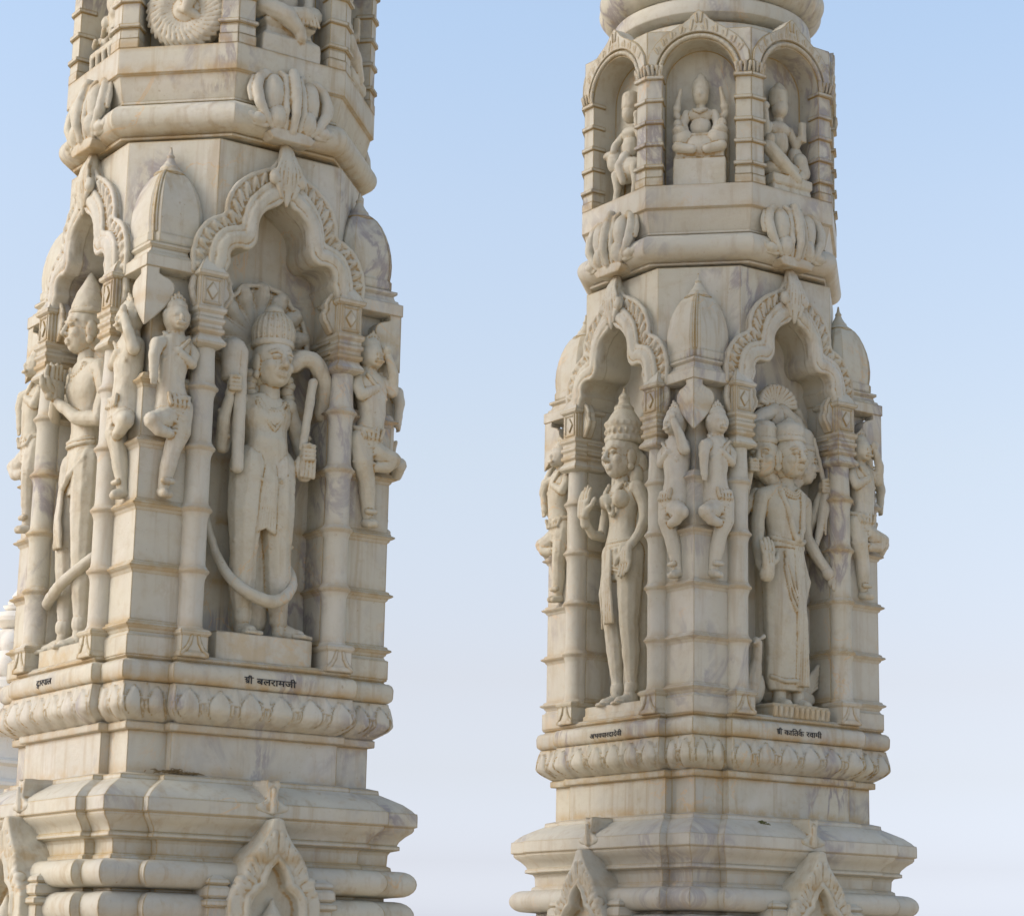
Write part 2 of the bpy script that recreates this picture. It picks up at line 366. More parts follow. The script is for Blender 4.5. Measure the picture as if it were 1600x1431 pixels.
FRILL=[(.330,2.283),(.334,2.350),(.322,2.410),(.290,2.462),(.250,2.488),(.212,2.505),(.216,2.545),(.190,2.610),(.145,2.655),(.085,2.690),(.045,2.705),(.025,2.74),(0,2.790)]
def sm2(p): return [p[0]]+smooth(p[1:-1],2)+[p[-1]]
def closed(outer,inner): return outer+[(-u,z) for u,z in outer[::-1][1:]]+[(-u,z) for u,z in inner]+[(u,z) for u,z in inner[::-1][1:]]
def arch(root):
    m=MB(); inn,ro,fr=sm2(INNER),sm2(ROLL),sm2(FRILL)
    m.prism(closed(fr,inn),.468,.502); m.prism(closed(ro,inn),.468,.522)
    for s in (1,-1):
        m.tube([(s*u,.520,z) for u,z in [(u+.009,z+.005) for u,z in inn]],.009)
        m.tube([(s*u,.514,z) for u,z in ro],.008)
        m.tube([(s*u,.500,z) for u,z in fr[:-3]],.009)
        mid=[((a[0]+b[0])/2,(a[1]+b[1])/2) for a,b in zip([inn[int(i*(len(inn)-1)/24)] for i in range(25)],[ro[int(i*(len(ro)-1)/24)] for i in range(25)])]
        m.tube([(s*u,.504,z) for u,z in mid],.030)
        # carved leaves in the frill: little loops between roll and rim
        def along(P,t):
            L=[0]
            for a,b in zip(P,P[1:]): L.append(L[-1]+math.hypot(b[0]-a[0],b[1]-a[1]))
            d=t*L[-1]
            for i in range(len(P)-1):
                if L[i+1]>=d:
                    k=(d-L[i])/max(1e-9,L[i+1]-L[i]); return (P[i][0]*(1-k)+P[i+1][0]*k,P[i][1]*(1-k)+P[i+1][1]*k)
            return P[-1]
        N=13
        for i in range(N):
            a=along(ro,(i+.15)/N*.9); b=along(fr,(i+.55)/N*.9); c=along(ro,(i+.95)/N*.9)
            pts=[(s*(a[0]*.8+b[0]*.2),.503,a[1]*.8+b[1]*.2),(s*(a[0]*.3+b[0]*.7),.508,a[1]*.3+b[1]*.7),(s*(b[0]*.75+c[0]*.25),.508,b[1]*.75+c[1]*.25),(s*(c[0]*.75+b[0]*.25),.503,c[1]*.75+b[1]*.25)]
            m.tube(pts,[.005,.0065,.0065,.005])
            m.ell((s*(b[0]*.55+c[0]*.45),.505,b[1]*.55+c[1]*.45),(.007,.007,.009))
    o=m.build('arch',M_C,root,0,.0035,1)
    # leaf tassel at the crown of the arch
    q=MB()
    for i in range(-3,4):
        q.tube([(i*.005,.512,2.788),(i*.009,.530,2.745),(i*.0155,.543-abs(i)*.002,2.695),(i*.0165,.541-abs(i)*.003,2.650+abs(i)*.006),(i*.009,.535,2.615+abs(i)*.006)],[.006,.0065,.007,.0065,.0045])
    q.cap((0,.500,2.79),(0,.512,2.72),.020,.034); q.ell((0,.512,2.678),(.056,.026,.048)); q.cap((0,.520,2.64),(0,.526,2.572),.026,.006)
    for s in (1,-1):
        q.ell((s*.052,.53,2.668),(.02,.016,.028)); q.cap((s*.035,.53,2.64),(s*.022,.53,2.60),.013,.007)
    q.build('leaf_tassel',M_C,o,0,.0035,1)
    for k in range(1,4): copy_part(o,root,FR[k])
def bracket(root):
    ws=[(2.272,.052),(2.262,.046),(2.250,.046),(2.243,.062),(2.236,.085),(2.222,.101),(2.204,.106),(2.184,.102),(2.160,.090),(2.135,.072),(2.110,.050),(2.088,.028),(2.072,.012),(2.064,.003)]
    m=MB(); H=.498
    m.loft([[(H-w,H,z),(H,H,z),(H,H-w,z),(H-w,H-w,z)] if True else 0 for z,w in ws[::-1]])
    m.box(.30,.44,.30,.44,2.0,2.27)
    o=m.build('corner_bracket',M_A,root,0,angle=60)
    q=MB(); q.sweepbox(.33,.488,.33,.488,[(-.01,2.262),(.014,2.270),(.014,2.312),(.002,2.318),(.0,2.326),(-.008,2.330),(-.012,2.345),(-.002,2.352),(-.002,2.362),(-.02,2.366)])
    q.build('abacus',M_A,o)
    # corner dome
    d=MB(); c=.378
    prof=[(.092,2.360),(.100,2.366),(.103,2.372),(.103,2.398),(.099,2.402),(.098,2.407),(.101,2.43),(.102,2.46),(.099,2.50),(.092,2.54),(.082,2.575),(.069,2.607),(.055,2.630),(.040,2.645),(.028,2.655)]
    def sq(r,z):
        k=.30*r; return [(c+r,c-r+k,z),(c+r,c+r-k,z),(c+r-k*.42,c+r-k*.62,z),(c+r-k*.36,c+r-k*.36,z),(c+r-k*.62,c+r-k*.42,z),(c+r-k,c+r,z),(c-r+k,c+r,z),(c-r,c+r-k,z),(c-r,c-r+k,z),(c-r+k,c-r,z),(c+r-k,c-r,z)]
    d.loft([sq(r,z) for r,z in prof])
    for q in (.0,1.0):
        d.tube([(c+r-.30*r*(.40+.22*q),c+r-.30*r*(.40+.22*(1-q)),z) for r,z in prof[5:]],.0045)
    d.lathe(c,c,[(.052,2.636),(.056,2.642),(.046,2.650),(.036,2.660),(.034,2.668),(.028,2.674),(.018,2.690),(.012,2.704),(.014,2.710),(.007,2.722),(.003,2.745)],20)
    d.build('corner_dome',M_A,root,angle=24)
def drum(root):
    m=MB(); inn=sm2(INNER)
    h,c=.475,.233
    z0,z1=2.283,2.782
    for k in range(4):
        q=MB()
        pts=[(h-c,z0),(h-c,z1),(-(h-c),z1),(-(h-c),z0)]+[(-u*1.02,z+.003) for u,z in inn]+[(u*1.02,z+.003) for u,z in inn[::-1][1:]]
        q.prism(pts,.32,h)
        # corner pier of the drum
        q.loft([[(h-c,.30,z),(h-c,h,z),(h,h-c,z),(.30,h-c,z)] for z in (z0+.01,z1-.001)])
        a=FR[k]
        m.add([(u*math.cos(a)+v*math.sin(a),-u*math.sin(a)+v*math.cos(a),z) for u,v,z in q.v],q.f)
    m.loft([[(x,y,z) for x,y in octo(a)] for a,z in ((.43,2.775),(.43,2.800))])
    return m.build('drum',M_A,root,angle=30)
def torus_block(root):
    m=MB()
    pr=[(.455,2.795),(.487,2.797),(.490,2.806),(.482,2.809),(.488,2.812)]
    pr+=[(.478+.062*math.cos(a),2.868+.057*math.sin(a)) for a in [-PI/2+PI*i/12 for i in range(13)]]
    pr+=[(.492,2.928),(.490,2.938),(.494,2.944),(.512,3.026),(.523,3.031),(.523,3.128),(.48,3.13)]
    m.loft([[(x,y,z) for x,y in octo(a)] for a,z in pr])
    return m.build('torus_moulding',M_A,root,angle=28)
def lotus(root):
    V=.515; m=MB()
    m.prism([(-.075,2.80),(.075,2.80),(.095,2.825),(.06,2.84),(-.06,2.84),(-.095,2.825)],.45,V+.035)
    m.ell((0,V-.01,2.87),(.09,.05,.05)); m.ell((0,V-.006,2.955),(.135,.030,.105))
    m.tube([(0,V+.035,2.845),(0,V+.055,2.90),(0,V+.045,2.99),(0,V+.02,3.06),(0,V,3.075)],[.014,.017,.022,.020,.008])
    for s in (1,-1):
        m.tube([(s*.028,V+.03,2.85),(s*.034,V+.045,2.91),(s*.034,V+.035,2.98),(s*.030,V+.02,3.04),(s*.045,V+.01,3.055)],[.010,.012,.013,.012,.010])
        m.ell((s*.070,V+.006,2.965),(.042,.046,.080)); m.ell((s*.058,V+.012,2.885),(.040,.045,.052))
        m.tube([(s*.070,V+.02,2.842),(s*.105,V+.03,2.875),(s*.132,V+.028,2.925),(s*.140,V+.02,2.975),(s*.128,V+.01,3.02),(s*.100,V+.005,3.045),(s*.080,V,3.05)],[.012,.016,.020,.021,.018,.014,.010])
        m.tube([(s*.158,V+.012,2.93),(s*.164,V+.008,2.97),(s*.150,V,3.025)],[.008,.010,.006])
        m.ell((s*.125,V+.02,2.865),(.034,.022,.022)); m.ell((s*.158,V+.015,2.87),(.018,.016,.018)); m.cap((s*.10,V+.02,2.845),(s*.17,V+.01,2.845),.012,.005)
    o=m.build('lotus_ornament',M_C,root,0,.0035,1)
    for k in range(1,4): copy_part(o,root,FR[k])
def upper_tier(root):
    """eight arched niches round an octagon"""
    m=MB(); a=.518; ZT=3.80; hw=a*math.tan(PI/8)-.0005
    hole=[(.150,3.60)]+arc(0,3.605,.150,2,90,10)
    for k in range(8):
        q=MB(); ang=k*PI/4
        o=[(hw,3.125),(hw,ZT),(-hw,ZT),(-hw,3.125),(-.150,3.125)]+[(-u,z) for u,z in hole]+[(u,z) for u,z in hole[::-1][1:]]+[(.150,3.125)]
        n=len(o); r=.395/a
        vs=[(u*(r if abs(u)>.2 else 1),.395,z) for u,z in o]+[(u,a,z) for u,z in o]
        tri=tessellate_polygon([[Vector((u,z,0)) for u,z in o]])
        q.add(vs,[tuple(t) for t in tri]+[tuple(i+n for i in t[::-1]) for t in tri]+[(i,(i+1)%n,(i+1)%n+n,i+n) for i in range(n)])
        for s in (1,-1):
            for z,h,e in ((3.128,.035,.006),(3.166,.030,.003),(3.205,.013,.012),(3.300,.014,.010),(3.395,.014,.010),(3.490,.014,.010),(3.588,.014,.012)):
                uo=(a+e)*math.tan(PI/8)-.001; ui=.150-e*.6
                vs=[(s*ui,a-.06,z),(s*uo*.9,a-.06,z),(s*uo,a+e,z),(s*ui,a+e,z)]; q.loft([vs,[(x,y,z+h) for x,y,_ in vs]])
            for t in range(4):
                u=.155+t*.017; q.cap((s*u,a+.006,3.608),(s*(u+.003*(t-1)),a+.010,3.642),.005,.008,8)
        # arch rim, ogee with leaf strokes
        rim=[(.160,3.605)]+arc(0,3.608,.163,5,90,9)
        for s in (1,-1):
            q.tube([(s*u,a+.004,z) for u,z in rim],.009)
        og=[(hw-.004,3.655),(hw-.01,3.70),(.165,3.76),(.11,3.80),(.05,3.835),(.025,3.865),(0,3.885)]
        og=[og[0]]+smooth(og[1:-1],1)+[og[-1]]; inr=[(.178,3.63)]+arc(0,3.61,.178,12,90,8)
        q.prism(og+[(-u,z) for u,z in og[::-1][1:]]+[(-u,z) for u,z in inr]+[(u,z) for u,z in inr[::-1][1:]],a-.07,a+.011)
        for s in (1,-1):
            for t in range(5):
                b=R(28+t*13); q.cap((s*.190*math.cos(b),a+.009,3.61+.190*math.sin(b)),(s*(.208+.012*(t>3))*math.cos(b+.05),a+.009,3.61+(.208+.020*(t>3))*math.sin(b+.05)),.004,.0055,8)
                b+=.08; q.cap((s*.188*math.cos(b),a+.008,3.61+.188*math.sin(b)),(s*.200*math.cos(b+.03),a+.009,3.61+.200*math.sin(b+.03)),.003,.004,8)
            q.cap((s*.008,a+.012,3.83),(s*.012,a+.012,3.865),.004,.004,8)
        m.add([(u*math.cos(ang)+v*math.sin(ang),-u*math.sin(ang)+v*math.cos(ang),z) for u,v,z in q.v],q.f)
    m.loft([[(x,y,z) for x,y in octo(q)] for q,z in ((.40,3.10),(.40,3.79))])
    return m.build('upper_niche_tier',M_A,root,angle=35)
def crown_top(root):
    m=MB(); m.lathe(0,0,[(.41,3.79),(.405,3.80),(.40,3.885),(.36,3.89),(.36,3.90),(.405,3.905),(.425,3.92),(.432,3.945),(.425,3.985),(.40,4.00),(.38,4.005)],64)
    m.build('neck_ring',M_A,root)
    q=MB(); seg=192; rings=[]
    for j in range(13):
        t=j/12; rr=.40+.075*math.sin(PI*t)**.7; z=4.0+.20*t
        rings.append([((rr+.016*abs(math.sin(20*2*PI*i/seg/2)))*math.cos(2*PI*i/seg),(rr+.016*abs(math.sin(20*2*PI*i/seg/2)))*math.sin(2*PI*i/seg),z) for i in range(seg)])
    q.loft(rings); q.lathe(0,0,[(.40,4.2),(.42,4.22),(.42,4.28),(.36,4.30),(.36,4.36),(.5,4.42),(.5,4.6),(.3,4.75),(.1,4.9)],48)
    q.build('ribbed_cushion',M_A,root,angle=50)

# ------------------------------------------------------------------ figures
def rotz(a): return Matrix.Rotation(a,3,'Z')
def head(m,c,s=1.0,yaw=0.0,hair=True):
    """face looks along +v (yaw turns it)"""
    C=Vector(c); M=rotz(yaw)
    def P(x,y,z): return tuple(C+M@Vector((x*s,y*s,z*s)))
    def E(p,r): m.ell(P(*p),tuple(q*s for q in r),M)
    E((0,-.004,.018),(.058,.066,.066)); E((0,.010,-.022),(.053,.052,.056)); E((0,.032,-.060),(.022,.018,.016)); E((0,.018,-.045),(.042,.036,.034))
    m.cap(P(0,.058,.012),P(0,.070,-.018),.0075*s,.0115*s,8); E((.009,.062,-.022),(.008,.008,.007)); E((-.009,.062,-.022),(.008,.008,.007))
    for q in (1,-1):
        E((q*.023,.052,.008),(.013,.010,.0065)); m.tube([P(q*.008,.058,.019),P(q*.024,.057,.025),P(q*.041,.044,.019)],.0042*s)
        E((q*.030,.036,-.020),(.018,.020,.020)); E((q*.057,-.004,-.010),(.010,.018,.030)); E((q*.058,.0,-.044),(.010,.012,.014))
    m.cap(P(-.013,.057,-.040),P(.013,.057,-.040),.0055*s,.0055*s,8); m.cap(P(-.010,.054,-.0485),P(.010,.054,-.0485),.006*s,.006*s,8)
    if hair: E((0,-.03,-.02),(.060,.05,.066))
def crown(m,c,s,h,yaw=0,tiers=4):
    C=Vector(c); x,y,z=C
    pr=[(.056*s,z-.012),(.064*s,z-.008),(.066*s,z+.010),(.061*s,z+.014),(.064*s,z+.03)]
    for i in range(tiers):
        t=(i+1)/tiers; r=.064*s*math.cos(t*1.25)**.8
        pr+=[(r*1.03,z+.03+(h-.03)*t*.86),(r*.97,z+.036+(h-.03)*t*.86)]
    pr+=[(.02*s,z+h*.93),(.022*s,z+h*.96),(.004*s,z+h*1.04)]
    m.lathe(x,y-.004,pr,24)
    for j in range(3):
        zz=z+.03+j*(h*.2)
        for i in range(16):
            a=2*PI*(i+.5*(j%2))/16; rr=.064*s*(1-j*.09); m.ell((x+rr*.97*math.cos(a),y-.004+rr*.97*math.sin(a),zz),(.006*s,.006*s,.010*s),seg=8,rows=6)
    for i in range(26):
        a=2*PI*i/26; m.ell((x+.064*s*math.cos(a),y-.004+.064*s*math.sin(a),z),(.005*s,.005*s,.006*s),seg=8,rows=6)
def body(m,X,V,rows,n=28):
    """one smooth trunk through rows (z, dx, half width, half depth, dv)"""
    rows=sorted(rows); rings=[]
    def cr(p0,p1,p2,p3,t): return tuple(.5*((2*b)+(-a+c)*t+(2*a-5*b+4*c-d)*t*t+(-a+3*b-3*c+d)*t**3) for a,b,c,d in zip(p0,p1,p2,p3))
    R_=[rows[0]]+rows+[rows[-1]]
    for i in range(len(rows)-1):
        for k in range(4): rings.append(cr(R_[i],R_[i+1],R_[i+2],R_[i+3],k/4))
    rings.append(rows[-1])
    m.loft([[(X+dx+a*math.copysign(abs(math.cos(t))**.9,math.cos(t)),V+dv+b*math.copysign(abs(math.sin(t))**.9,math.sin(t)),z) for t in [2*PI*i/n for i in range(n)]] for z,dx,a,b,dv in rings])
def hand_fist(m,c,s=1.0,ax=(0,0,1)):
    C=Vector(c); 
    m.ell(C,(.024*s,.022*s,.028*s))
    for i in range(4): m.cap((C.x-.018*s,C.y+.014*s,C.z+(.022-.014*i)*s),(C.x+.014*s,C.y+.022*s,C.z+(.022-.014*i)*s),.008*s,.008*s,8)
    m.cap((C.x+.014*s,C.y+.008*s,C.z+.026*s),(C.x-.006*s,C.y+.024*s,C.z+.024*s),.008*s,.007*s,8)
def hand_open(m,c,d=(0,0,1),side=(1,0,0),s=1.0,thumb=1):
    """palm centred at c, fingers along d, spread along side"""
    C=Vector(c); D=Vector(d).normalized(); Sd=Vector(side).normalized(); Nn=Sd.cross(D)
    for k in range(-1,2): m.cap(C-D*.022*s+Sd*.010*k*s,C+D*.018*s+Sd*.013*k*s,.013*s,.012*s,8)
    for i,l in enumerate((.036,.046,.050,.042)):
        o=(-.021+.014*i)*thumb; p=C+D*.022*s+Sd*o*s; q=p+D*l*.55*s+Nn*.002*s; r=p+D*l*s+Nn*.008*s
        m.tube([p,q,r],[.0072*s,.0068*s,.0055*s])
    t=C-D*.006*s+Sd*.02*thumb*s; m.tube([t,t+Sd*.018*thumb*s+D*.012*s+Nn*.004*s,t+Sd*.024*thumb*s+D*.032*s+Nn*.008*s],[.0105*s,.009*s,.007*s])
def foot(m,heel,toe,s=1.0):
    h=Vector(heel); t=Vector(toe); d=(t-h).normalized(); sd=Vector((-d.y,d.x,0))
    m.cap(h+Vector((0,0,.012)),h+(t-h)*.65+Vector((0,0,.004)),.020*s,.020*s)
    m.cap(h+Vector((0,0,.028)),h+(t-h)*.5+Vector((0,0,.012)),.020*s,.016*s)
    for i in range(5):
        o=(-.020+.010*i)*s; m.cap(h+(t-h)*.6+sd*o,t+sd*o*1.1-d*.004*abs(i-1),.0085*s,.0075*s,8)
def collar(m,c,r,n,rr=.004,drop=.0,arc_=(200,340)):
    x,y,z=c
    pts=[]
    for i in range(n+1):
        a=R(arc_[0]+(arc_[1]-arc_[0])*i/n); pts.append((x+r*math.cos(a),y,z+r*math.sin(a)*(1+drop)))
    return pts
def beads(m,pts,r=.0055):
    r*=1.25
    for i in range(len(pts)-1):
        a,b=Vector(pts[i]),Vector(pts[i+1]); m.ell((a+b)/2,(r,r,r),seg=8,rows=6)
    m.tube(pts,r*.6)
VOX=.0026
def statue_balaram(root,rot):
    m=MB(); V=.425
    m.cap((.01,.352,1.15),(.01,.352,1.93),.070,.085)
    head(m,(.018,V+.02,2.030),1.15,-.10)
    m.cap((.018,V,1.97),(.016,V,1.905),.036,.042)
    # torso
    body(m,0,V,[(1.915,0,.045,.032,0),(1.90,.0,.088,.040,0),(1.87,.0,.104,.050,.002),(1.83,.002,.094,.056,.008),(1.79,.006,.080,.052,.006),(1.75,.010,.074,.055,.014),(1.71,.010,.080,.056,.012),(1.67,.006,.094,.060,.004),(1.62,.004,.108,.062,.0),(1.57,.004,.112,.060,0),(1.53,.004,.108,.055,0)])
    m.ell((-.042,V+.032,1.845),(.040,.026,.030)); m.ell((.048,V+.032,1.845),(.040,.026,.030)); m.ell((.012,V+.034,1.735),(.050,.034,.036))
    m.ell((-.085,V,1.878),(.034,.036,.034)); m.ell((.092,V,1.885),(.034,.036,.034))
    # arms
    m.tube([(-.092,V,1.875),(-.128,V-.01,1.80),(-.150,V,1.715)],[.030,.028,.026]); m.tube([(-.150,V,1.715),(-.166,V+.03,1.80),(-.158,V+.05,1.875)],[.026,.023,.017])
    m.cap((-.158,V+.05,1.89),(-.156,V+.055,1.91),.018,.016); hand_fist(m,(-.150,V+.060,1.920),1.0)
    m.tube([(.098,V,1.88),(.145,V-.015,1.79),(.175,V-.01,1.70)],[.030,.027,.026]); m.tube([(.175,V-.01,1.70),(.170,V+.02,1.665),(.148,V+.05,1.675)],[.026,.024,.020])
    m.ell((.145,V+.045,1.675),(.040,.030,.052)); hand_fist(m,(.142,V+.062,1.72),1.05)
    for i in range(4): m.cap((.122+i*.015,V+.066,1.64),(.124+i*.014,V+.072,1.70),.008,.008,8)
    # legs
    m.tube([(-.045,V,1.665),(-.058,V+.01,1.50),(-.058,V+.012,1.36)],[.070,.063,.047]); m.tube([(-.058,V+.012,1.36),(-.054,V,1.27),(-.045,V-.004,1.16)],[.047,.049,.031])
    m.tube([(.058,V,1.665),(.066,V+.008,1.50),(.072,V+.01,1.36)],[.070,.062,.047]); m.tube([(.072,V+.01,1.36),(.084,V,1.27),(.093,V-.004,1.16)],[.047,.049,.031])
    m.cap((-.045,V,1.165),(-.045,V,1.14),.031,.031); m.cap((.093,V,1.165),(.093,V,1.14),.031,.031)
    m.cap((-.045,V,1.15),(-.042,V,1.10),.026,.024); m.cap((.093,V,1.15),(.096,V,1.10),.026,.024)
    foot(m,(-.045,V-.01,1.088),(-.035,V+.082,1.082),1.1); foot(m,(.098,V-.01,1.092),(.180,V+.062,1.086),1.1)
    # jewellery and cloth
    for r in (.055,.066): beads(m,[(x,V+.058-abs(x-.01)*.30,z) for x,y,z in collar(m,(.010,0,1.91),r,14,arc_=(195,345))],.0048)
    beads(m,[(x,V+.064-abs(x-.01)*.2,z) for x,z in [(-.055,1.88),(-.03,1.83),(.0,1.80),(.015,1.785),(.035,1.81),(.07,1.88)]],.005)
    for z,w in ((1.700,.086),(1.690,.090)): m.tube([(w*math.cos(a)+.008,V+.052*math.sin(a),z-.008*math.sin(a)) for a in [PI*i/12 for i in range(13)]],.0065)
    for k in range(7):
        x=-.07+.024*k; m.tube([(x,V+.052-abs(x)*.2,1.685),(x*.8+.0,V+.056-abs(x)*.2,1.655+.008*math.cos(k))],[.006,.005])
    # dhoti fold ridges, left thigh hem
    m.tube([(-.118,V+.01,1.64),(-.09,V+.045,1.62),(-.04,V+.066,1.61),(-.01,V+.066,1.60)],.006)
    m.tube([(.118,V+.01,1.62),(.09,V+.045,1.61),(.045,V+.066,1.61)],.006)
    # sashes
    for q in range(-3,4):
        m.tube([(.006+q*.004,V+.058,1.668),(.004+q*.007,V+.068,1.60),(.000+q*.0085,V+.064,1.53),(-.002+q*.011,V+.056,1.448-.006*abs(q))],[.006,.008,.008,.007])
    m.loft([[(u,v,z) for u,v in ((-.014-w,V+.02),(.014+w,V+.02),(.014+w,V+.058),(-.014-w,V+.058))] for z,w in ((1.45,.018),(1.55,.008),(1.665,0))])
    for k in range(4):   # dhoti folds swinging across the thighs
        m.tube([(-.112,V+.018,1.60-k*.045),(-.085,V+.050,1.575-k*.045),(-.045,V+.062,1.565-k*.040),(-.018,V+.052,1.58-k*.03)],.0048)
        m.tube([(.118,V+.018,1.60-k*.045),(.092,V+.048,1.575-k*.045),(.055,V+.060,1.565-k*.040),(.026,V+.052,1.58-k*.03)],.0048)
    m.tube([(-.10,V+.03,1.395),(-.06,V+.052,1.380),(-.02,V+.034,1.385)],.008); m.tube([(.115,V+.03,1.395),(.075,V+.052,1.380),(.034,V+.034,1.385)],.008)
    for x0,z0,x1,z1 in ((-.142,1.745,-.170,1.765),(-.182,1.83,-.148,1.84),(.140,1.80,.172,1.785)): m.tube([(x0,V+.03,z0),(x1,V+.02,z1)],.008)
    o=m.build('statue',M_F,root,rot,VOX,1)
    s=MB(); pts=[(-.178,.36,1.60),(-.176,.37,1.50),(-.155,.39,1.38),(-.118,V+.02,1.27),(-.07,V+.055,1.222),(-.01,V+.07,1.195),(.03,V+.072,1.192),(.08,V+.062,1.212),(.12,V+.04,1.255),(.132,V+.02,1.30),(.120,V-.005,1.345)]
    sp=smooth(pts,1); s.tube(sp,[.009+.014*math.sin(PI*min(1,(i/(len(sp)-1))*1.05)**1.3) for i in range(len(sp))]); s.tube([(.120,.40,1.66),(.128,.40,1.50),(.124,.41,1.33)],.015); s.build('sash',M_F,o,0,VOX,2)
    s=MB(); s.ell((.016,V-.055,2.04),(.085,.045,.09)); CP=[(.070,2.082),(.075,2.088),(.075,2.102),(.071,2.107),(.074,2.125),(.071,2.155),(.061,2.182),(.045,2.200),(.034,2.206),(.036,2.214),(.030,2.226),(.012,2.240),(.003,2.252)]; s.lathe(.020,V+.010,CP,28)
    for i in range(22):
        a=2*PI*i/22; s.tube([(.020+r*math.cos(a),V+.010+r*math.sin(a),z) for r,z in CP[3:8]],.0042)
    for dx in (-.056,.092):
        for k in range(4): s.ell((dx+.006*(k%2),V-.012,1.985-.022*k),(.024,.030,.020))
    s.build('crown',M_F,o,0,VOX,1)
    s=MB(); s.cap((-.121,V+.050,2.04),(-.120,V+.058,1.635),.024,.021); s.loft([[(-.140+r*math.cos(t),V+.030+r*math.sin(t),z) for t in [2*PI*i/20 for i in range(20)]] for z,r in ((1.935,.030),(1.945,.040),(2.06,.043),(2.075,.036),(2.085,.02))]); s.build('club',M_F,o,0,VOX,1)
    s=MB(); s.tube([(.126,V+.06,1.74),(.135,V+.062,1.82),(.158,V+.055,1.975)],[.014,.015,.017]); s.tube(smooth([(.092,V+.03,2.035),(.120,V+.045,2.062),(.165,V+.05,2.055),(.205,V+.04,2.01),(.228,V+.02,1.95),(.236,V,1.89)],1),.031); s.build('plough',M_F,o,0,VOX,1)
    s=MB()
    cz0=2.130
    out=[]
    for i in range(145):
        a=R(-32+i*244/144); rr=.172+.020*abs(math.sin((i/144)*9*PI))**.7; out.append((.004+rr*math.cos(a)*.98,cz0+rr*math.sin(a)*1.03))
    out=[(.10,1.99)]+out+[(-.10,1.99)]
    s.prism(out,.335,.365)
    for i in range(9):
        a=R(-32+(i+.5)*244/9); 
        s.tube([(.004+r*math.cos(a)*.98,v,cz0+r*math.sin(a)*1.03) for r,v in ((.07,.350),(.12,.352),(.155,.362),(.172,.374))],[.018,.026,.032,.024])
    s.tube(smooth([(u,.384-.01*abs(math.sin(k*.2)),z) for k,(u,z) in enumerate(out[1:-1:6])],1),.009)
    s.build('serpent_hood',M_F,o,0,VOX,2)
    s=MB(); s.loft([[(u,v,z) for u,v in [(-.180,.34),(.200,.34),(.200,.44),(.190,.490),(.150,.508),(-.140,.508),(-.172,.490),(-.180,.44)]] for z in (.968,1.050,1.074)]); s.sweepbox(-.17,.185,.34,.49,[(0,1.07),(0,1.078)]); s.build('pedestal',M_F,o)
    return o
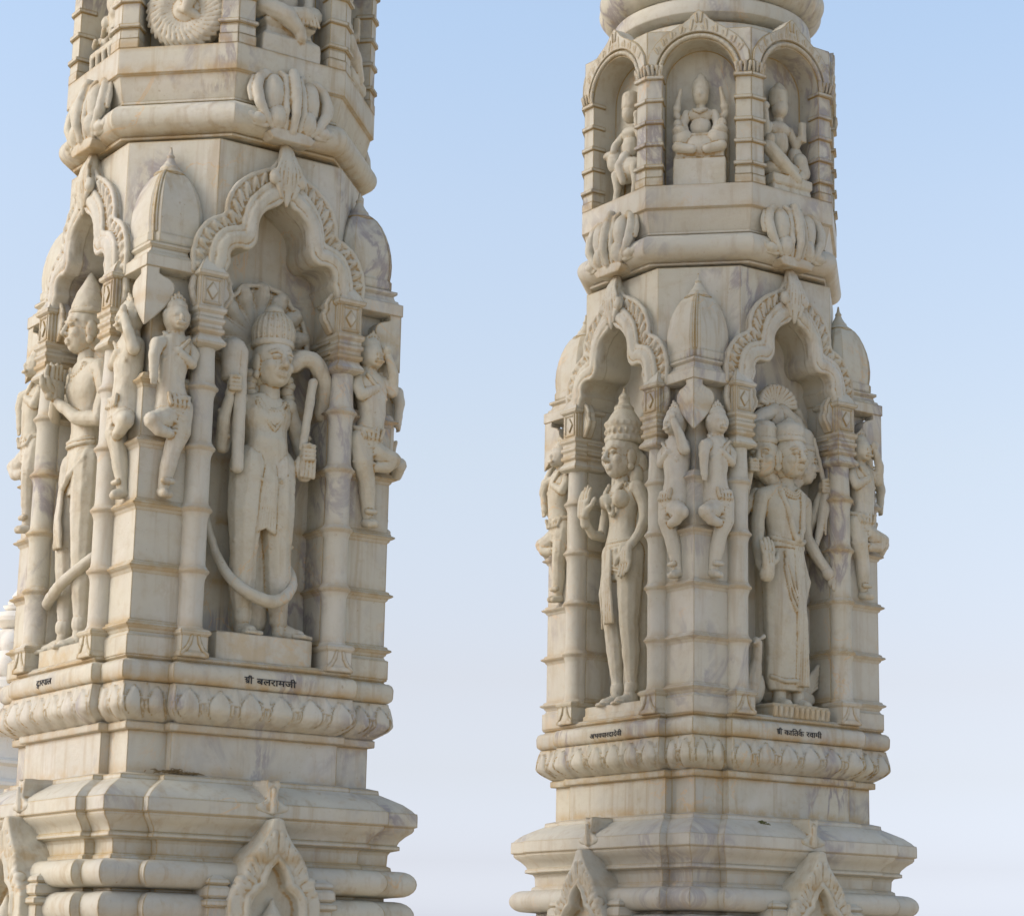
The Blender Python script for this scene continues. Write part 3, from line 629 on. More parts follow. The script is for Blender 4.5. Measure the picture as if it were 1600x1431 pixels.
def statue_devi(root,rot):
    m=MB(); V=.430; X=-.035
    m.cap((X+.01,.352,1.12),(X+.01,.352,1.95),.055,.080)
    head(m,(X,V+.015,2.055),1.18,.0)
    m.cap((X,V,1.99),(X,V,1.935),.032,.036)
    body(m,X,V,[(1.945,0,.040,.030,0),(1.93,.0,.082,.038,0),(1.90,.0,.096,.046,.002),(1.86,.0,.086,.050,.004),(1.82,.0,.070,.046,.004),(1.77,.0,.062,.044,.004),(1.73,.0,.068,.048,.006),(1.69,-.003,.085,.056,.002),(1.64,-.004,.102,.062,0),(1.59,-.003,.104,.060,0),(1.54,-.002,.100,.054,0)])
    m.ell((X-.044,V+.046,1.868),(.038,.038,.037)); m.ell((X+.044,V+.046,1.868),(.038,.038,.037))
    for s,px in ((-1,X-.085),(1,X+.088)): m.ell((px,V,1.912),(.032,.034,.032))
    # right (viewer) arm hanging
    m.tube([(X+.096,V,1.91),(X+.122,V-.012,1.84),(X+.135,V-.005,1.775)],[.029,.025,.023]); m.tube([(X+.135,V-.005,1.775),(X+.125,V+.02,1.71),(X+.100,V+.045,1.665)],[.023,.020,.016])
    m.cap((X+.106,V+.04,1.675),(X+.102,V+.045,1.665),.019,.019)
    hand_open(m,(X+.098,V+.058,1.628),(0.0,.10,-1),(1,0,0),1.25,-1)
    # left (viewer) arm, palm raised
    m.tube([(X-.092,V,1.91),(X-.125,V-.01,1.83),(X-.140,V-.002,1.745)],[.029,.025,.023]); m.tube([(X-.140,V-.002,1.745),(X-.135,V+.05,1.745),(X-.125,V+.10,1.79)],[.023,.020,.016])
    m.cap((X-.126,V+.098,1.782),(X-.124,V+.104,1.80),.020,.020)
    hand_open(m,(X-.122,V+.110,1.845),(0,-.06,1),(1,0,0),1.3,1)
    # legs
    m.tube([(X-.045,V,1.655),(X-.050,V+.008,1.50),(X-.052,V+.008,1.36)],[.060,.050,.038]); m.tube([(X-.052,V+.008,1.36),(X-.045,V,1.26),(X-.032,V-.004,1.115)],[.038,.036,.022])
    m.tube([(X+.045,V,1.655),(X+.052,V+.004,1.50),(X+.054,V+.008,1.36)],[.060,.052,.039]); m.tube([(X+.054,V+.008,1.36),(X+.058,V,1.26),(X+.058,V-.004,1.115)],[.039,.037,.023])
    for x in (X-.032,X+.058): m.cap((x,V-.002,1.115),(x,V-.002,1.105),.028,.028); m.cap((x,V,1.10),(x,V,1.065),.023,.024)
    foot(m,(X-.032,V-.01,1.048),(X-.050,V+.085,1.042),1.1); foot(m,(X+.060,V-.01,1.048),(X+.045,V+.080,1.042),1.1)
    for r in (.052,.064): beads(m,[(x,V+.054-abs(x-X)*.30,z) for x,y,z in collar(m,(X,0,1.945),r,14,arc_=(190,350))],.0048)
    beads(m,[(X+x,V+y,z) for x,y,z in [(-.050,.036,1.94),(-.038,.062,1.90),(-.024,.072,1.86),(-.012,.064,1.82),(.004,.060,1.80),(.018,.064,1.82),(.026,.072,1.86),(.038,.062,1.90),(.050,.036,1.94)]],.0085)
    for z,w in ((1.71,.078),(1.695,.086),(1.68,.090)): m.tube([(w*math.cos(a)+X,V+.056*math.sin(a),z-.014*math.sin(a)) for a in [PI*i/14 for i in range(15)]],.006)
    for k in range(9):
        a=PI*(k+1)/10; m.ell((X+.09*math.cos(a),V+.060*math.sin(a),1.655),(.008,.008,.012),seg=8,rows=6)
    for z in (1.60,1.585): m.tube([(X-.10*math.cos(a),V+.060*math.sin(a),z-.03*abs(math.cos(a))) for a in [PI*i/14 for i in range(15)]],.005)
    for x,y,z in ((X-.052,V+.04,1.40),(X+.054,V+.04,1.40)): pass
    # centre sash pleats
    for q in (-1.5,-.5,.5,1.5): m.tube([(X-.006+q*.005,V+.064,1.66),(X-.008+q*.010,V+.070,1.55),(X-.012+q*.010,V+.064,1.50),(X-.012+q*.016,V+.058,1.37)],[.006,.0075,.006,.0075])
    m.tube([(X-.105,V+.01,1.62),(X-.11,V+.02,1.50),(X-.10,V+.02,1.40)],[.010,.014,.008]); m.tube([(X-.03,V+.05,1.47),(X-.09,V+.035,1.43),(X-.105,V+.02,1.36)],.006)
    for x in (X-.14,X+.13): pass
    o=m.build('statue',M_F,root,rot,VOX,1)
    s=MB(); s.lathe(X,V,[(.072,2.108),(.078,2.114),(.078,2.132),(.073,2.137),(.075,2.175),(.078,2.180),(.077,2.196),(.068,2.204),(.050,2.235),(.040,2.250),(.042,2.262),(.026,2.275),(.022,2.295),(.024,2.302),(.008,2.325),(.003,2.345)],24)
    for j in range(3):
        for i in range(18): a=2*PI*(i+.5*(j%2))/18; s.ell((X+.075*math.cos(a),V+.075*math.sin(a),2.122+j*.032),(.0065,.0065,.010),seg=8,rows=6)
    s.ell((X,V-.05,2.02),(.078,.05,.075)); s.ell((X+.06,V-.02,1.965),(.03,.03,.05)); s.ell((X-.06,V-.02,1.965),(.03,.03,.05)); s.build('crown',M_F,o,0,VOX,1)
    s=MB(); s.sweepbox(-.19,.19,.34,.505,[(0,.965),(0,1.00),(-.006,1.006),(-.006,1.036),(-.012,1.040)]); s.build('pedestal',M_F,o)
    return o
def statue_kartik(root,rot):
    m=MB(); V=.430; X=.022
    m.cap((X,.352,1.12),(X,.352,1.90),.080,.090)
    head(m,(X+.006,V+.035,2.032),1.10,-.05)
    m.cap((X+.006,V,1.97),(X+.004,V,1.90),.033,.042)
    body(m,X,V,[(1.925,0,.045,.032,0),(1.905,-.002,.095,.040,0),(1.87,-.003,.112,.050,0),(1.82,-.005,.100,.056,.006),(1.77,-.006,.086,.054,.006),(1.72,-.002,.080,.054,.008),(1.66,.0,.090,.058,.004)])
    for px in (X-.098,X+.092): m.ell((px,V,1.868),(.036,.036,.036))
    # near arm: down, palm facing out
    m.tube([(X-.112,V,1.865),(X-.128,V-.01,1.77),(X-.138,V,1.66)],[.032,.028,.024]); m.tube([(X-.138,V,1.66),(X-.146,V+.03,1.58),(X-.150,V+.062,1.545)],[.025,.024,.022]); m.cap((X-.150,V+.068,1.535),(X-.150,V+.075,1.56),.030,.028)
    hand_open(m,(X-.152,V+.080,1.592),(0,-.05,1),(1,0,0),1.25,1)
    # far arm: down and out, closed hand
    m.tube([(X+.108,V,1.865),(X+.122,V-.01,1.77),(X+.126,V-.005,1.72)],[.032,.027,.025]); m.tube([(X+.126,V-.005,1.72),(X+.165,V+.02,1.64),(X+.205,V+.045,1.575)],[.026,.024,.019]); m.tube([(X+.196,V+.04,1.585),(X+.202,V+.043,1.577)],.025)
    m.ell((X+.218,V+.05,1.548),(.026,.024,.030)); 
    for i in range(4): m.cap((X+.205+i*.010,V+.062,1.555-i*.004),(X+.200+i*.010,V+.066,1.515-i*.002),.0085,.0075,8)
    # rear arms raised
    m.tube([(X-.11,.385,1.88),(X-.175,.385,1.80),(X-.185,.40,1.86),(X-.180,.43,1.95)],[.028,.026,.022,.017]); hand_fist(m,(X-.180,.445,1.975),1.0)
    m.tube([(X+.11,.385,1.86),(X+.155,.385,1.75),(X+.185,.41,1.84),(X+.205,.43,1.92)],[.028,.028,.023,.018]); hand_fist(m,(X+.206,.445,1.94),1.1)
    # robe: long dhoti
    m.loft([[(X+.002+a*math.cos(t)*(1+.02*math.sin(9*t)),V+b*math.sin(t),z) for t in [2*PI*i/32 for i in range(32)]] for z,a,b in ((1.095,.082,.045),(1.14,.094,.052),(1.25,.092,.055),(1.40,.100,.060),(1.52,.104,.062),(1.62,.096,.060),(1.70,.082,.054))])
    for k in range(5): m.tube([(X+.010+k*.010,V+.056,1.66),(X+.018+k*.007,V+.066,1.50),(X+.024+k*.010,V+.060,1.30),(X+.020+k*.014,V+.050,1.12)],[.006,.007,.007,.008])
    for k in range(5): m.tube([(X+.045,V+.052,1.655),(X+.066+k*.006,V+.052,1.58-k*.012),(X+.060,V+.058,1.47-k*.006)],.0045)
    for k in range(3): m.tube([(X-.045,V+.058,1.64-k*.03),(X-.02,V+.066,1.56-k*.05),(X+.01,V+.066,1.47-k*.03)],.005)
    m.tube([(X-.085,V+.028,1.695),(X-.04,V+.056,1.685),(X,V+.062,1.68),(X+.05,V+.054,1.685),(X+.085,V+.028,1.70)],.009)
    m.tube([(X-.088,V+.020,1.145),(X-.04,V+.05,1.128),(X+.02,V+.056,1.132),(X+.07,V+.038,1.12)],.008)
    for x in (X-.030,X+.065): m.cap((x,V,1.12),(x,V+.004,1.055),.026,.024)
    foot(m,(X-.030,V-.01,1.035),(X-.036,V+.082,1.030),1.1); foot(m,(X+.066,V-.01,1.035),(X+.072,V+.080,1.030),1.1)
    # garland / scarf
    m.tube([(X-.040,V+.010,1.925),(X-.052,V+.045,1.88),(X-.032,V+.062,1.82),(X-.010,V+.064,1.74),(X+.006,V+.068,1.69)],[.011,.012,.011,.011,.010])
    m.tube([(X+.050,V+.010,1.925),(X+.062,V+.045,1.88),(X+.050,V+.060,1.82),(X+.046,V+.062,1.74),(X+.028,V+.068,1.69)],[.011,.012,.011,.011,.010]); m.ell((X+.018,V+.068,1.70),(.018,.012,.018))
    for r in (.040,.050,.060): beads(m,[(x,V+.058-abs(x-X)*.30,z) for x,y,z in collar(m,(X+.005,0,1.925),r,12,arc_=(205,335))],.004)
    o=m.build('statue',M_F,root,rot,VOX,1)
    for hx,hv,yaw,nm in ((X-.098,V-.015,.95,1),(X+.105,V-.02,-1.15,1)):
        s=MB(); head(s,(hx,hv,2.028),1.08,yaw); s.lathe(hx,hv-.004,[(.058,2.075),(.065,2.082),(.065,2.096),(.061,2.100),(.061,2.145),(.050,2.165),(.030,2.176),(.004,2.182)],24); s.cap((hx,hv,1.97),(X,V-.02,1.90),.03,.04); s.build('side_head',M_F,o,0,VOX,2)
    s=MB(); s.ell((X,V-.03,2.05),(.075,.05,.08)); s.lathe(X+.006,V+.026,[(.064,2.088),(.069,2.094),(.069,2.108),(.065,2.112),(.066,2.135),(.062,2.155),(.048,2.170),(.030,2.176),(.018,2.19),(.006,2.20)],26); s.build('crown',M_F,o,0,VOX,1)
    s=MB()
    for i in range(13):
        a=R(4+i*14.3); s.tube([(X-.012+.020*math.cos(a),.385,2.245+.015*math.sin(a)),(X-.012+.060*math.cos(a),.405,2.255+.050*math.sin(a)),(X-.012+.092*math.cos(a),.415,2.255+.078*math.sin(a)),(X-.012+.098*math.cos(a),.405,2.250+.082*math.sin(a))],[.008,.010,.012,.009])
    s.ell((X-.012,.372,2.265),(.09,.03,.07)); s.lathe(X-.01,.40,[(.028,2.17),(.034,2.20),(.030,2.235),(.02,2.25)],14)
    for q in (-1,1):
        s.tube([(X+q*.02,.40,2.235),(X+q*.09,.40,2.20),(X+q*.155,.39,2.15),(X+q*.19,.38,2.10)],[.030,.030,.028,.02]); s.tube([(X+q*.03,.385,2.27),(X+q*.12,.38,2.25),(X+q*.17,.37,2.20)],[.022,.020,.014])
    s.build('hood',M_F,o,0,VOX,2)
    s=MB(); s.cap((X+.145,.45,2.13),(X+.215,.445,1.92),.010,.011); s.tube([(X+.215,.445,1.95),(X+.20,.45,1.84),(X+.165,.44,1.70)],[.020,.026,.012]); s.cap((X+.207,.462,1.94),(X+.188,.468,1.74),.006,.005); s.build('spear',M_F,o,0,VOX,1)
    # peacock behind the robe
    s=MB(); s.ell((-.125,.40,1.105),(.06,.045,.075)); s.tube([(-.135,.41,1.12),(-.125,.43,1.20),(-.132,.445,1.265),(-.150,.455,1.275)],[.04,.022,.020,.018]); s.cap((-.15,.46,1.275),(-.172,.47,1.262),.010,.004); s.cap((-.125,.445,1.285),(-.095,.44,1.30),.006,.010)
    for k in range(6): s.tube([(.08,.40,1.07+k*.006),(.16,.405,1.10+k*.010),(.215+.002*k,.40,1.13+k*.017)],[.018,.012,.008])
    s.ell((.12,.39,1.08),(.09,.035,.045)); s.build('peacock',M_F,o,0,VOX,1)
    s=MB(); s.sweepbox(-.19,.205,.34,.49,[(0,.965),(0,.985)]); s.sweepbox(-.115,.170,.36,.515,[(0,.98),(0,1.018),(.004,1.022),(.004,1.030),(0,1.034)])
    for i in range(11): s.cap((-.105+i*.027,.514,.99),(-.105+i*.027,.518,1.015),.010,.011,8)
    s.build('pedestal',M_F,o)
    return o
def statue_guardian(root,rot):
    m=MB(); V=.432; X=-.085
    head(m,(X-.012,V+.016,2.185),1.12,.12)
    m.cap((X-.01,V,2.12),(X,V,2.05),.036,.042)
    body(m,X,V,[(2.075,0,.045,.034,0),(2.055,.003,.098,.042,0),(2.02,.005,.116,.052,0),(1.96,.007,.102,.058,.008),(1.90,.01,.082,.050,.0),(1.83,.01,.072,.044,.0),(1.77,.01,.078,.046,.0),(1.71,.01,.096,.052,0),(1.65,.008,.108,.054,0),(1.58,.005,.104,.050,0)])
    for px in (X-.095,X+.105): m.ell((px,V,2.025),(.036,.038,.036))
    m.tube([(X-.105,V,2.02),(X-.165,V-.005,1.93),(X-.205,V+.01,1.835)],[.034,.030,.028]); m.tube([(X-.205,V+.01,1.835),(X-.155,V+.05,1.88),(X-.075,V+.085,1.925)],[.028,.025,.019])
    m.tube([(X+.115,V,2.02),(X+.150,V-.005,1.93),(X+.150,V+.015,1.835)],[.034,.030,.029]); m.tube([(X+.150,V+.015,1.835),(X+.06,V+.055,1.845),(X-.045,V+.085,1.915)],[.029,.026,.019])
    for q,yy in ((-1,0),(1,.022)):
        hand_open(m,(X-.062,V+.085+yy,1.965),(-.05,.05,1),(.35,.94,0),1.25,1)
    m.tube([(X-.035,V,1.69),(X-.055,V+.006,1.52),(X-.062,V+.008,1.37)],[.062,.054,.042]); m.tube([(X-.062,V+.008,1.37),(X-.058,V,1.27),(X-.066,V-.004,1.135)],[.042,.042,.026])
    m.tube([(X+.062,V,1.69),(X+.068,V+.006,1.52),(X+.070,V+.008,1.37)],[.062,.054,.042]); m.tube([(X+.070,V+.008,1.37),(X+.072,V,1.27),(X+.068,V-.004,1.125)],[.042,.042,.026])
    for x in (X-.066,X+.068): m.cap((x,V,1.135),(x,V,1.125),.032,.032); m.cap((x,V,1.12),(x,V,1.07),.026,.024)
    foot(m,(X-.070,V-.01,1.058),(X-.165,V+.055,1.045),1.15); foot(m,(X+.066,V-.01,1.050),(X+.035,V+.080,1.045),1.15)
    for r in (.056,.068): beads(m,[(x,V+.060-abs(x-X)*.30,z) for x,y,z in collar(m,(X,0,2.065),r,12,arc_=(195,345))],.0048)
    for z,w in ((1.78,.080),(1.765,.084)): m.tube([(w*math.cos(a)+X+.01,V+.056*math.sin(a),z-.01*math.sin(a)) for a in [PI*i/12 for i in range(13)]],.006)
    m.tube([(X-.085,V+.02,1.62),(X-.03,V+.062,1.59),(X+.04,V+.066,1.64),(X+.10,V+.04,1.70)],.010)
    for q in (-1.5,-.5,.5,1.5): m.tube([(X-.02+q*.006,V+.062,1.62),(X-.025+q*.010,V+.068,1.50),(X-.03+q*.016,V+.060,1.40)],.007)
    o=m.build('statue',M_F,root,rot,VOX,1)
    s=MB(); s.tube(smooth([(X-.155,V+.03,1.215),(X-.12,V+.045,1.22),(X-.04,V+.062,1.235),(X+.05,V+.065,1.27),(X+.13,V+.02,1.33),(X+.17,.38,1.40)],1),.020); s.build('sash',M_F,o,0,VOX,1)
    s=MB(); s.lathe(X-.010,V+.005,[(.060,2.232),(.072,2.238),(.073,2.25),(.066,2.256),(.064,2.275),(.052,2.31),(.030,2.355),(.014,2.385),(.004,2.40)],24); s.ell((X,V-.05,2.17),(.075,.05,.09)); s.ell((X+.01,V-.04,2.08),(.06,.04,.06))
    s.lathe(X+.05,.385,[(.03,2.30),(.035,2.33),(.03,2.35),(.034,2.37),(.024,2.39),(.010,2.42)],16); s.build('crown',M_F,o,0,VOX,1)
    s=MB(); s.loft([[(u,v,z) for u,v in [(-.20,.34),(.20,.34),(.20,.49),(.17,.505),(-.18,.505),(-.20,.49)]] for z in (.965,1.03,1.042)]); s.build('pedestal',M_F,o)
    return o
def dancer(kind=0):
    """rearing bracket figure beside a corner, built on the left pier of face 0"""
    m=MB(); V=.487
    m.ell((-.380,V+.010,2.105),(.047,.048,.050)); m.ell((-.383,V+.036,2.090),(.030,.024,.030)); m.ell((-.384,V+.058,2.098),(.007,.008,.014)); m.ell((-.383,V+.046,2.070),(.016,.012,.010)); m.ell((-.378,V+.0,2.140),(.042,.042,.036))
    for k in range(5): m.cap((-.400+.011*k,V+.010,2.13),(-.404+.012*k,V+.016,2.195-abs(k-2)*.010),.010,.005,8)
    for q in (-1,1): m.ell((-.385+q*.018,V+.048,2.108),(.008,.006,.006)); m.ell((-.380+q*.038,V+.004,2.115),(.010,.012,.020))
    m.cap((-.398,V+.062,2.078),(-.374,V+.062,2.078),.006,.006)
    m.cap((-.378,V,2.075),(-.374,V-.004,2.03),.030,.036)
    for r in (.042,.050): m.tube([(-.376+r*math.cos(R(a)),V+.030-abs(math.cos(R(a)))*.02,2.055+r*.6*math.sin(R(a))) for a in range(190,351,20)],.0055)
    body(m,-.38,V,[(2.05,.004,.030,.030,0),(2.03,.0,.055,.040,0),(2.0,.0,.064,.046,.002),(1.95,-.006,.056,.048,.006),(1.90,-.010,.050,.046,.006),(1.86,-.006,.050,.046,.006),(1.82,.004,.060,.050,.004),(1.78,.012,.066,.052,.002),(1.74,.018,.050,.044,.002)],20)
    if kind==0: m.tube([(-.428,V+.01,2.012),(-.455,V+.028,2.000),(-.466,V+.034,1.960),(-.462,V+.030,1.905)],[.026,.024,.020,.016]); m.ell((-.462,V+.032,1.890),(.016,.014,.022))
    for i in range(3 if kind==0 else 0): m.cap((-.470+i*.008,V+.036,1.885),(-.470+i*.008,V+.034,1.862),.006,.005,8)
    m.tube([(-.338,V+.0,2.028),(-.320,V+.022,1.985),(-.330,V+.036,1.952),(-.372,V+.045,1.975)],[.026,.023,.020,.016]); m.ell((-.385,V+.045,1.985),(.018,.014,.014))
    if kind==1:
        m.tube([(-.430,V+.01,2.015),(-.462,V+.025,1.985),(-.452,V+.045,2.045),(-.425,V+.050,2.105)],[.026,.022,.019,.014]); m.ell((-.420,V+.052,2.125),(.016,.014,.020))
    # cloth folds, sash, armlets, anklet
    for k in range(3): m.tube([(-.312,V+.02,1.775-.03*k),(-.345,V+.053,1.765-.034*k),(-.385,V+.050,1.775-.030*k)],.0042)
    for k in range(5): m.tube([(-.335-.020*k,V+.040+.004*k,1.835),(-.340-.016*k,V+.056,1.80)],.006)
    m.tube([(-.448,V+.040,2.000),(-.470,V+.020,1.992)],.010); m.tube([(-.372,V+.030,1.545),(-.405,V+.030,1.545)],.009)
    m.tube([(-.345,V+.045,2.03),(-.385,V+.052,1.985),(-.430,V+.038,1.95)],.006)
    m.tube([(-.350,V+.006,1.795),(-.352,V+.020,1.72),(-.372,V+.018,1.66)],[.048,.040,.031]); m.tube([(-.372,V+.018,1.66),(-.384,V+.010,1.59),(-.392,V+.004,1.53)],[.031,.028,.020])
    m.cap((-.394,V+.0,1.512),(-.402,V+.036,1.502),.020,.015); m.cap((-.384,V+.0,1.508),(-.384,V+.034,1.500),.016,.013)
    m.tube([(-.385,V+.010,1.775),(-.425,V+.030,1.748),(-.462,V+.040,1.738)],[.044,.036,.030]); m.tube([(-.462,V+.040,1.736),(-.440,V+.046,1.708),(-.400,V+.040,1.702)],[.028,.022,.018])
    for i in range(3): m.cap((-.470,V+.056-i*.012,1.742),(-.478,V+.052-i*.012,1.722),.008,.006,8)
    m.tube([(-.425,V+.006,1.83),(-.39,V+.048,1.822),(-.35,V+.052,1.828),(-.318,V+.01,1.84)],.008)
    m.v=[(u,v,z) for u,v,z in m.v]
    return m

def seated(kind):
    """little figure in a niche of the upper tier, local to a facet whose plane is v=.52"""
    m=MB(); V=.44
    if kind=='throne':
        m.sweepbox(-.108,.108,.40,.50,[(0,3.128),(0,3.245),(-.006,3.25),(-.002,3.256)])
        m.ell((0,V+.01,3.31),(.105,.06,.055)); m.ell((-.07,V+.03,3.34),(.045,.04,.045)); m.ell((.07,V+.03,3.34),(.045,.04,.045)); m.box(-.10,.10,.40,.49,3.25,3.36)
        for s in (-1,1): m.cap((s*.03,V+.06,3.285),(s*.09,V+.05,3.30),.018,.024); m.ell((s*.092,V+.035,3.405),(.018,.018,.022)); m.ell((s*.085,V+.04,3.375),(.030,.03,.022))
        m.ell((0,V,3.40),(.045,.035,.05)); m.ell((0,V,3.455),(.058,.035,.032))
        for s in (-1,1):
            m.tube([(s*.058,V,3.46),(s*.070,V+.015,3.41),(s*.055,V+.03,3.365)],[.020,.017,.014]); m.tube([(s*.075,V-.01,3.42),(s*.100,V,3.46),(s*.095,V+.01,3.50)],[.017,.016,.013]); m.cap((s*.095,V+.01,3.50),(s*.082,V+.01,3.565),.013,.008); m.ell((s*.098,V+.01,3.485),(.018,.014,.02))
        m.cap((0,V,3.48),(0,V,3.50),.02,.02); m.ell((0,V+.008,3.535),(.033,.036,.042)); m.lathe(0,V,[(.035,3.55),(.037,3.57),(.030,3.60),(.016,3.625),(.004,3.64)],14)
        m.cap((0,V+.04,3.54),(0,V+.044,3.53),.005,.006,8); m.tube([(-.03,V+.034,3.47),(0,V+.045,3.45),(.03,V+.034,3.47)],.005)
        m.box(-.115,.115,.39,.42,3.13,3.40)
    elif kind=='reader':
        m.sweepbox(-.09,.115,.40,.51,[(0,3.128),(-.004,3.16),(.004,3.165),(.004,3.20),(-.01,3.206)])
        m.ell((0,V+.01,3.24),(.10,.06,.045)); m.tube([(-.09,V+.04,3.32),(-.04,V+.06,3.26),(.04,V+.06,3.20)],[.030,.032,.024]); m.ell((-.085,V+.045,3.35),(.022,.022,.030)); m.tube([(.09,V+.03,3.30),(.10,V+.04,3.24),(.06,V+.05,3.20)],[.030,.028,.02])
        m.ell((0,V,3.37),(.045,.035,.06)); m.ell((0,V,3.425),(.055,.035,.035)); m.ell((.09,V,3.32),(.035,.03,.05))
        m.tube([(-.055,V,3.43),(-.085,V+.01,3.38),(-.095,V+.03,3.42),(-.10,V+.03,3.48)],[.020,.018,.016,.014]); m.ell((-.10,V+.03,3.50),(.022,.018,.020))
        m.tube([(.055,V,3.43),(.085,V+.01,3.37),(.095,V+.03,3.40)],[.020,.018,.016]); m.box(.085,.115,V+.02,V+.045,3.38,3.47)
        m.cap((0,V,3.45),(0,V,3.48),.02,.02); m.ell((0,V+.008,3.515),(.034,.036,.044)); m.lathe(0,V,[(.036,3.53),(.040,3.55),(.038,3.59),(.026,3.61),(.020,3.62),(.004,3.635)],14)
        m.box(-.10,.12,.39,.42,3.13,3.44)
    elif kind=='rider':
        m.ell((.01,V+.01,3.27),(.09,.045,.055)); m.ell((-.075,V+.02,3.33),(.035,.035,.05)); m.ell((-.10,V+.03,3.36),(.035,.025,.02)); m.ell((-.075,V+.02,3.38),(.02,.02,.03))
        for x,y in ((-.07,0),(-.05,.03),(.06,0),(.075,.03)): m.tube([(x,V+y,3.26),(x+.008,V+y,3.19),(x-.006,V+y,3.135)],[.024,.016,.014])
        m.ell((.01,V,3.38),(.042,.035,.055)); m.ell((.01,V,3.435),(.052,.035,.032)); m.tube([(.0,V+.02,3.33),(.0,V+.05,3.28),(.02,V+.05,3.21)],[.028,.024,.016])
        m.tube([(-.045,V,3.44),(-.075,V+.02,3.40),(-.06,V+.04,3.37)],[.018,.016,.014]); m.tube([(.06,V,3.44),(.09,V+.02,3.40),(.085,V+.03,3.47)],[.018,.016,.014]); m.ell((.085,V+.03,3.49),(.016,.014,.02))
        m.tube([(.075,V,3.44),(.10,V,3.40),(.105,V+.01,3.34)],[.014,.014,.012])
        m.ell((.01,V+.008,3.52),(.033,.036,.042)); m.lathe(.01,V,[(.034,3.535),(.042,3.55),(.042,3.60),(.036,3.612),(.02,3.62)],14)
        m.box(-.09,.11,.39,.42,3.13,3.42)
    elif kind=='coil':
        # ribbed turban-like coil
        for i in range(34):
            a=2*PI*i/34; pts=[]
            for t,r in ((0,.050),(.33,.085),(.66,.118),(1,.140)):
                b=a+.55*t; pts.append((.01+r*1.03*math.cos(b),V+.030+.030*math.sin(PI*(.25+.62*t)),3.275+r*math.sin(b)))
            m.tube(smooth(pts,1) if False else pts,[.006,.0085,.011,.009])
        m.ell((0,V-.005,3.275),(.145,.045,.140)); m.ell((.012,V+.045,3.275),(.055,.03,.05))
        m.tube([(-.04,V+.05,3.36),(0,V+.075,3.335),(.03,V+.08,3.30),(.02,V+.078,3.265),(-.01,V+.07,3.27)],[.018,.024,.024,.018,.010]); m.cap((.03,V+.065,3.26),(.075,V+.045,3.235),.018,.010)
        m.ell((0,V,3.46),(.055,.04,.06)); m.ell((0,V+.01,3.55),(.034,.036,.045)); m.lathe(0,V,[(.034,3.57),(.03,3.60),(.004,3.63)],12)
    elif kind=='throned_high':
        m.sweepbox(-.115,.115,.39,.515,[(.002,3.128),(.0,3.195),(-.004,3.20),(-.022,3.218),(-.026,3.240),(-.014,3.252),(-.012,3.262),(-.028,3.268)])
        m.tube([(-.10,V+.04,3.31),(-.03,V+.075,3.28),(.03,V+.07,3.235),(.035,V+.075,3.21)],[.038,.036,.024,.02]); m.tube([(.10,V+.03,3.32),(.05,V+.065,3.30),(-.02,V+.06,3.29)],[.038,.036,.03])
        for k in range(6): m.tube([(.015+k*.014,V+.085,3.30),(.02+k*.016,V+.085,3.262)],.006)
        m.ell((0,V,3.38),(.055,.04,.07)); m.ell((0,V,3.45),(.06,.036,.035)); m.ell((0,V+.01,3.54),(.034,.036,.045)); m.lathe(0,V,[(.036,3.55),(.034,3.59),(.004,3.63)],12)
        for s in (-1,1): m.tube([(s*.06,V,3.45),(s*.09,V+.02,3.39),(s*.07,V+.05,3.33)],[.02,.018,.016]); m.ell((s*.105,V+.02,3.30),(.022,.03,.03))
    elif kind=='group':
        m.box(-.12,.12,.40,.49,3.20,3.225)
        for i in range(5): m.cap((-.11+i*.055,V+.04,3.135),(-.10+i*.05,V+.045,3.20),.010,.012,8)
        for x,z in ((-.07,3.24),(.0,3.26),(.07,3.24)):
            m.ell((x,V,z+.02),(.032,.03,.05)); m.ell((x,V+.01,z+.10),(.022,.024,.028)); m.tube([(x-.03,V+.01,z+.05),(x-.035,V+.04,z+.01),(x,V+.05,z+.02)],.010)
        for x,z in ((-.035,3.42),(.045,3.44)): m.ell((x,V,z),(.035,.03,.06)); m.ell((x,V+.01,z+.09),(.024,.026,.030))
        m.ell((0,V-.02,3.36),(.11,.04,.10))
    return m

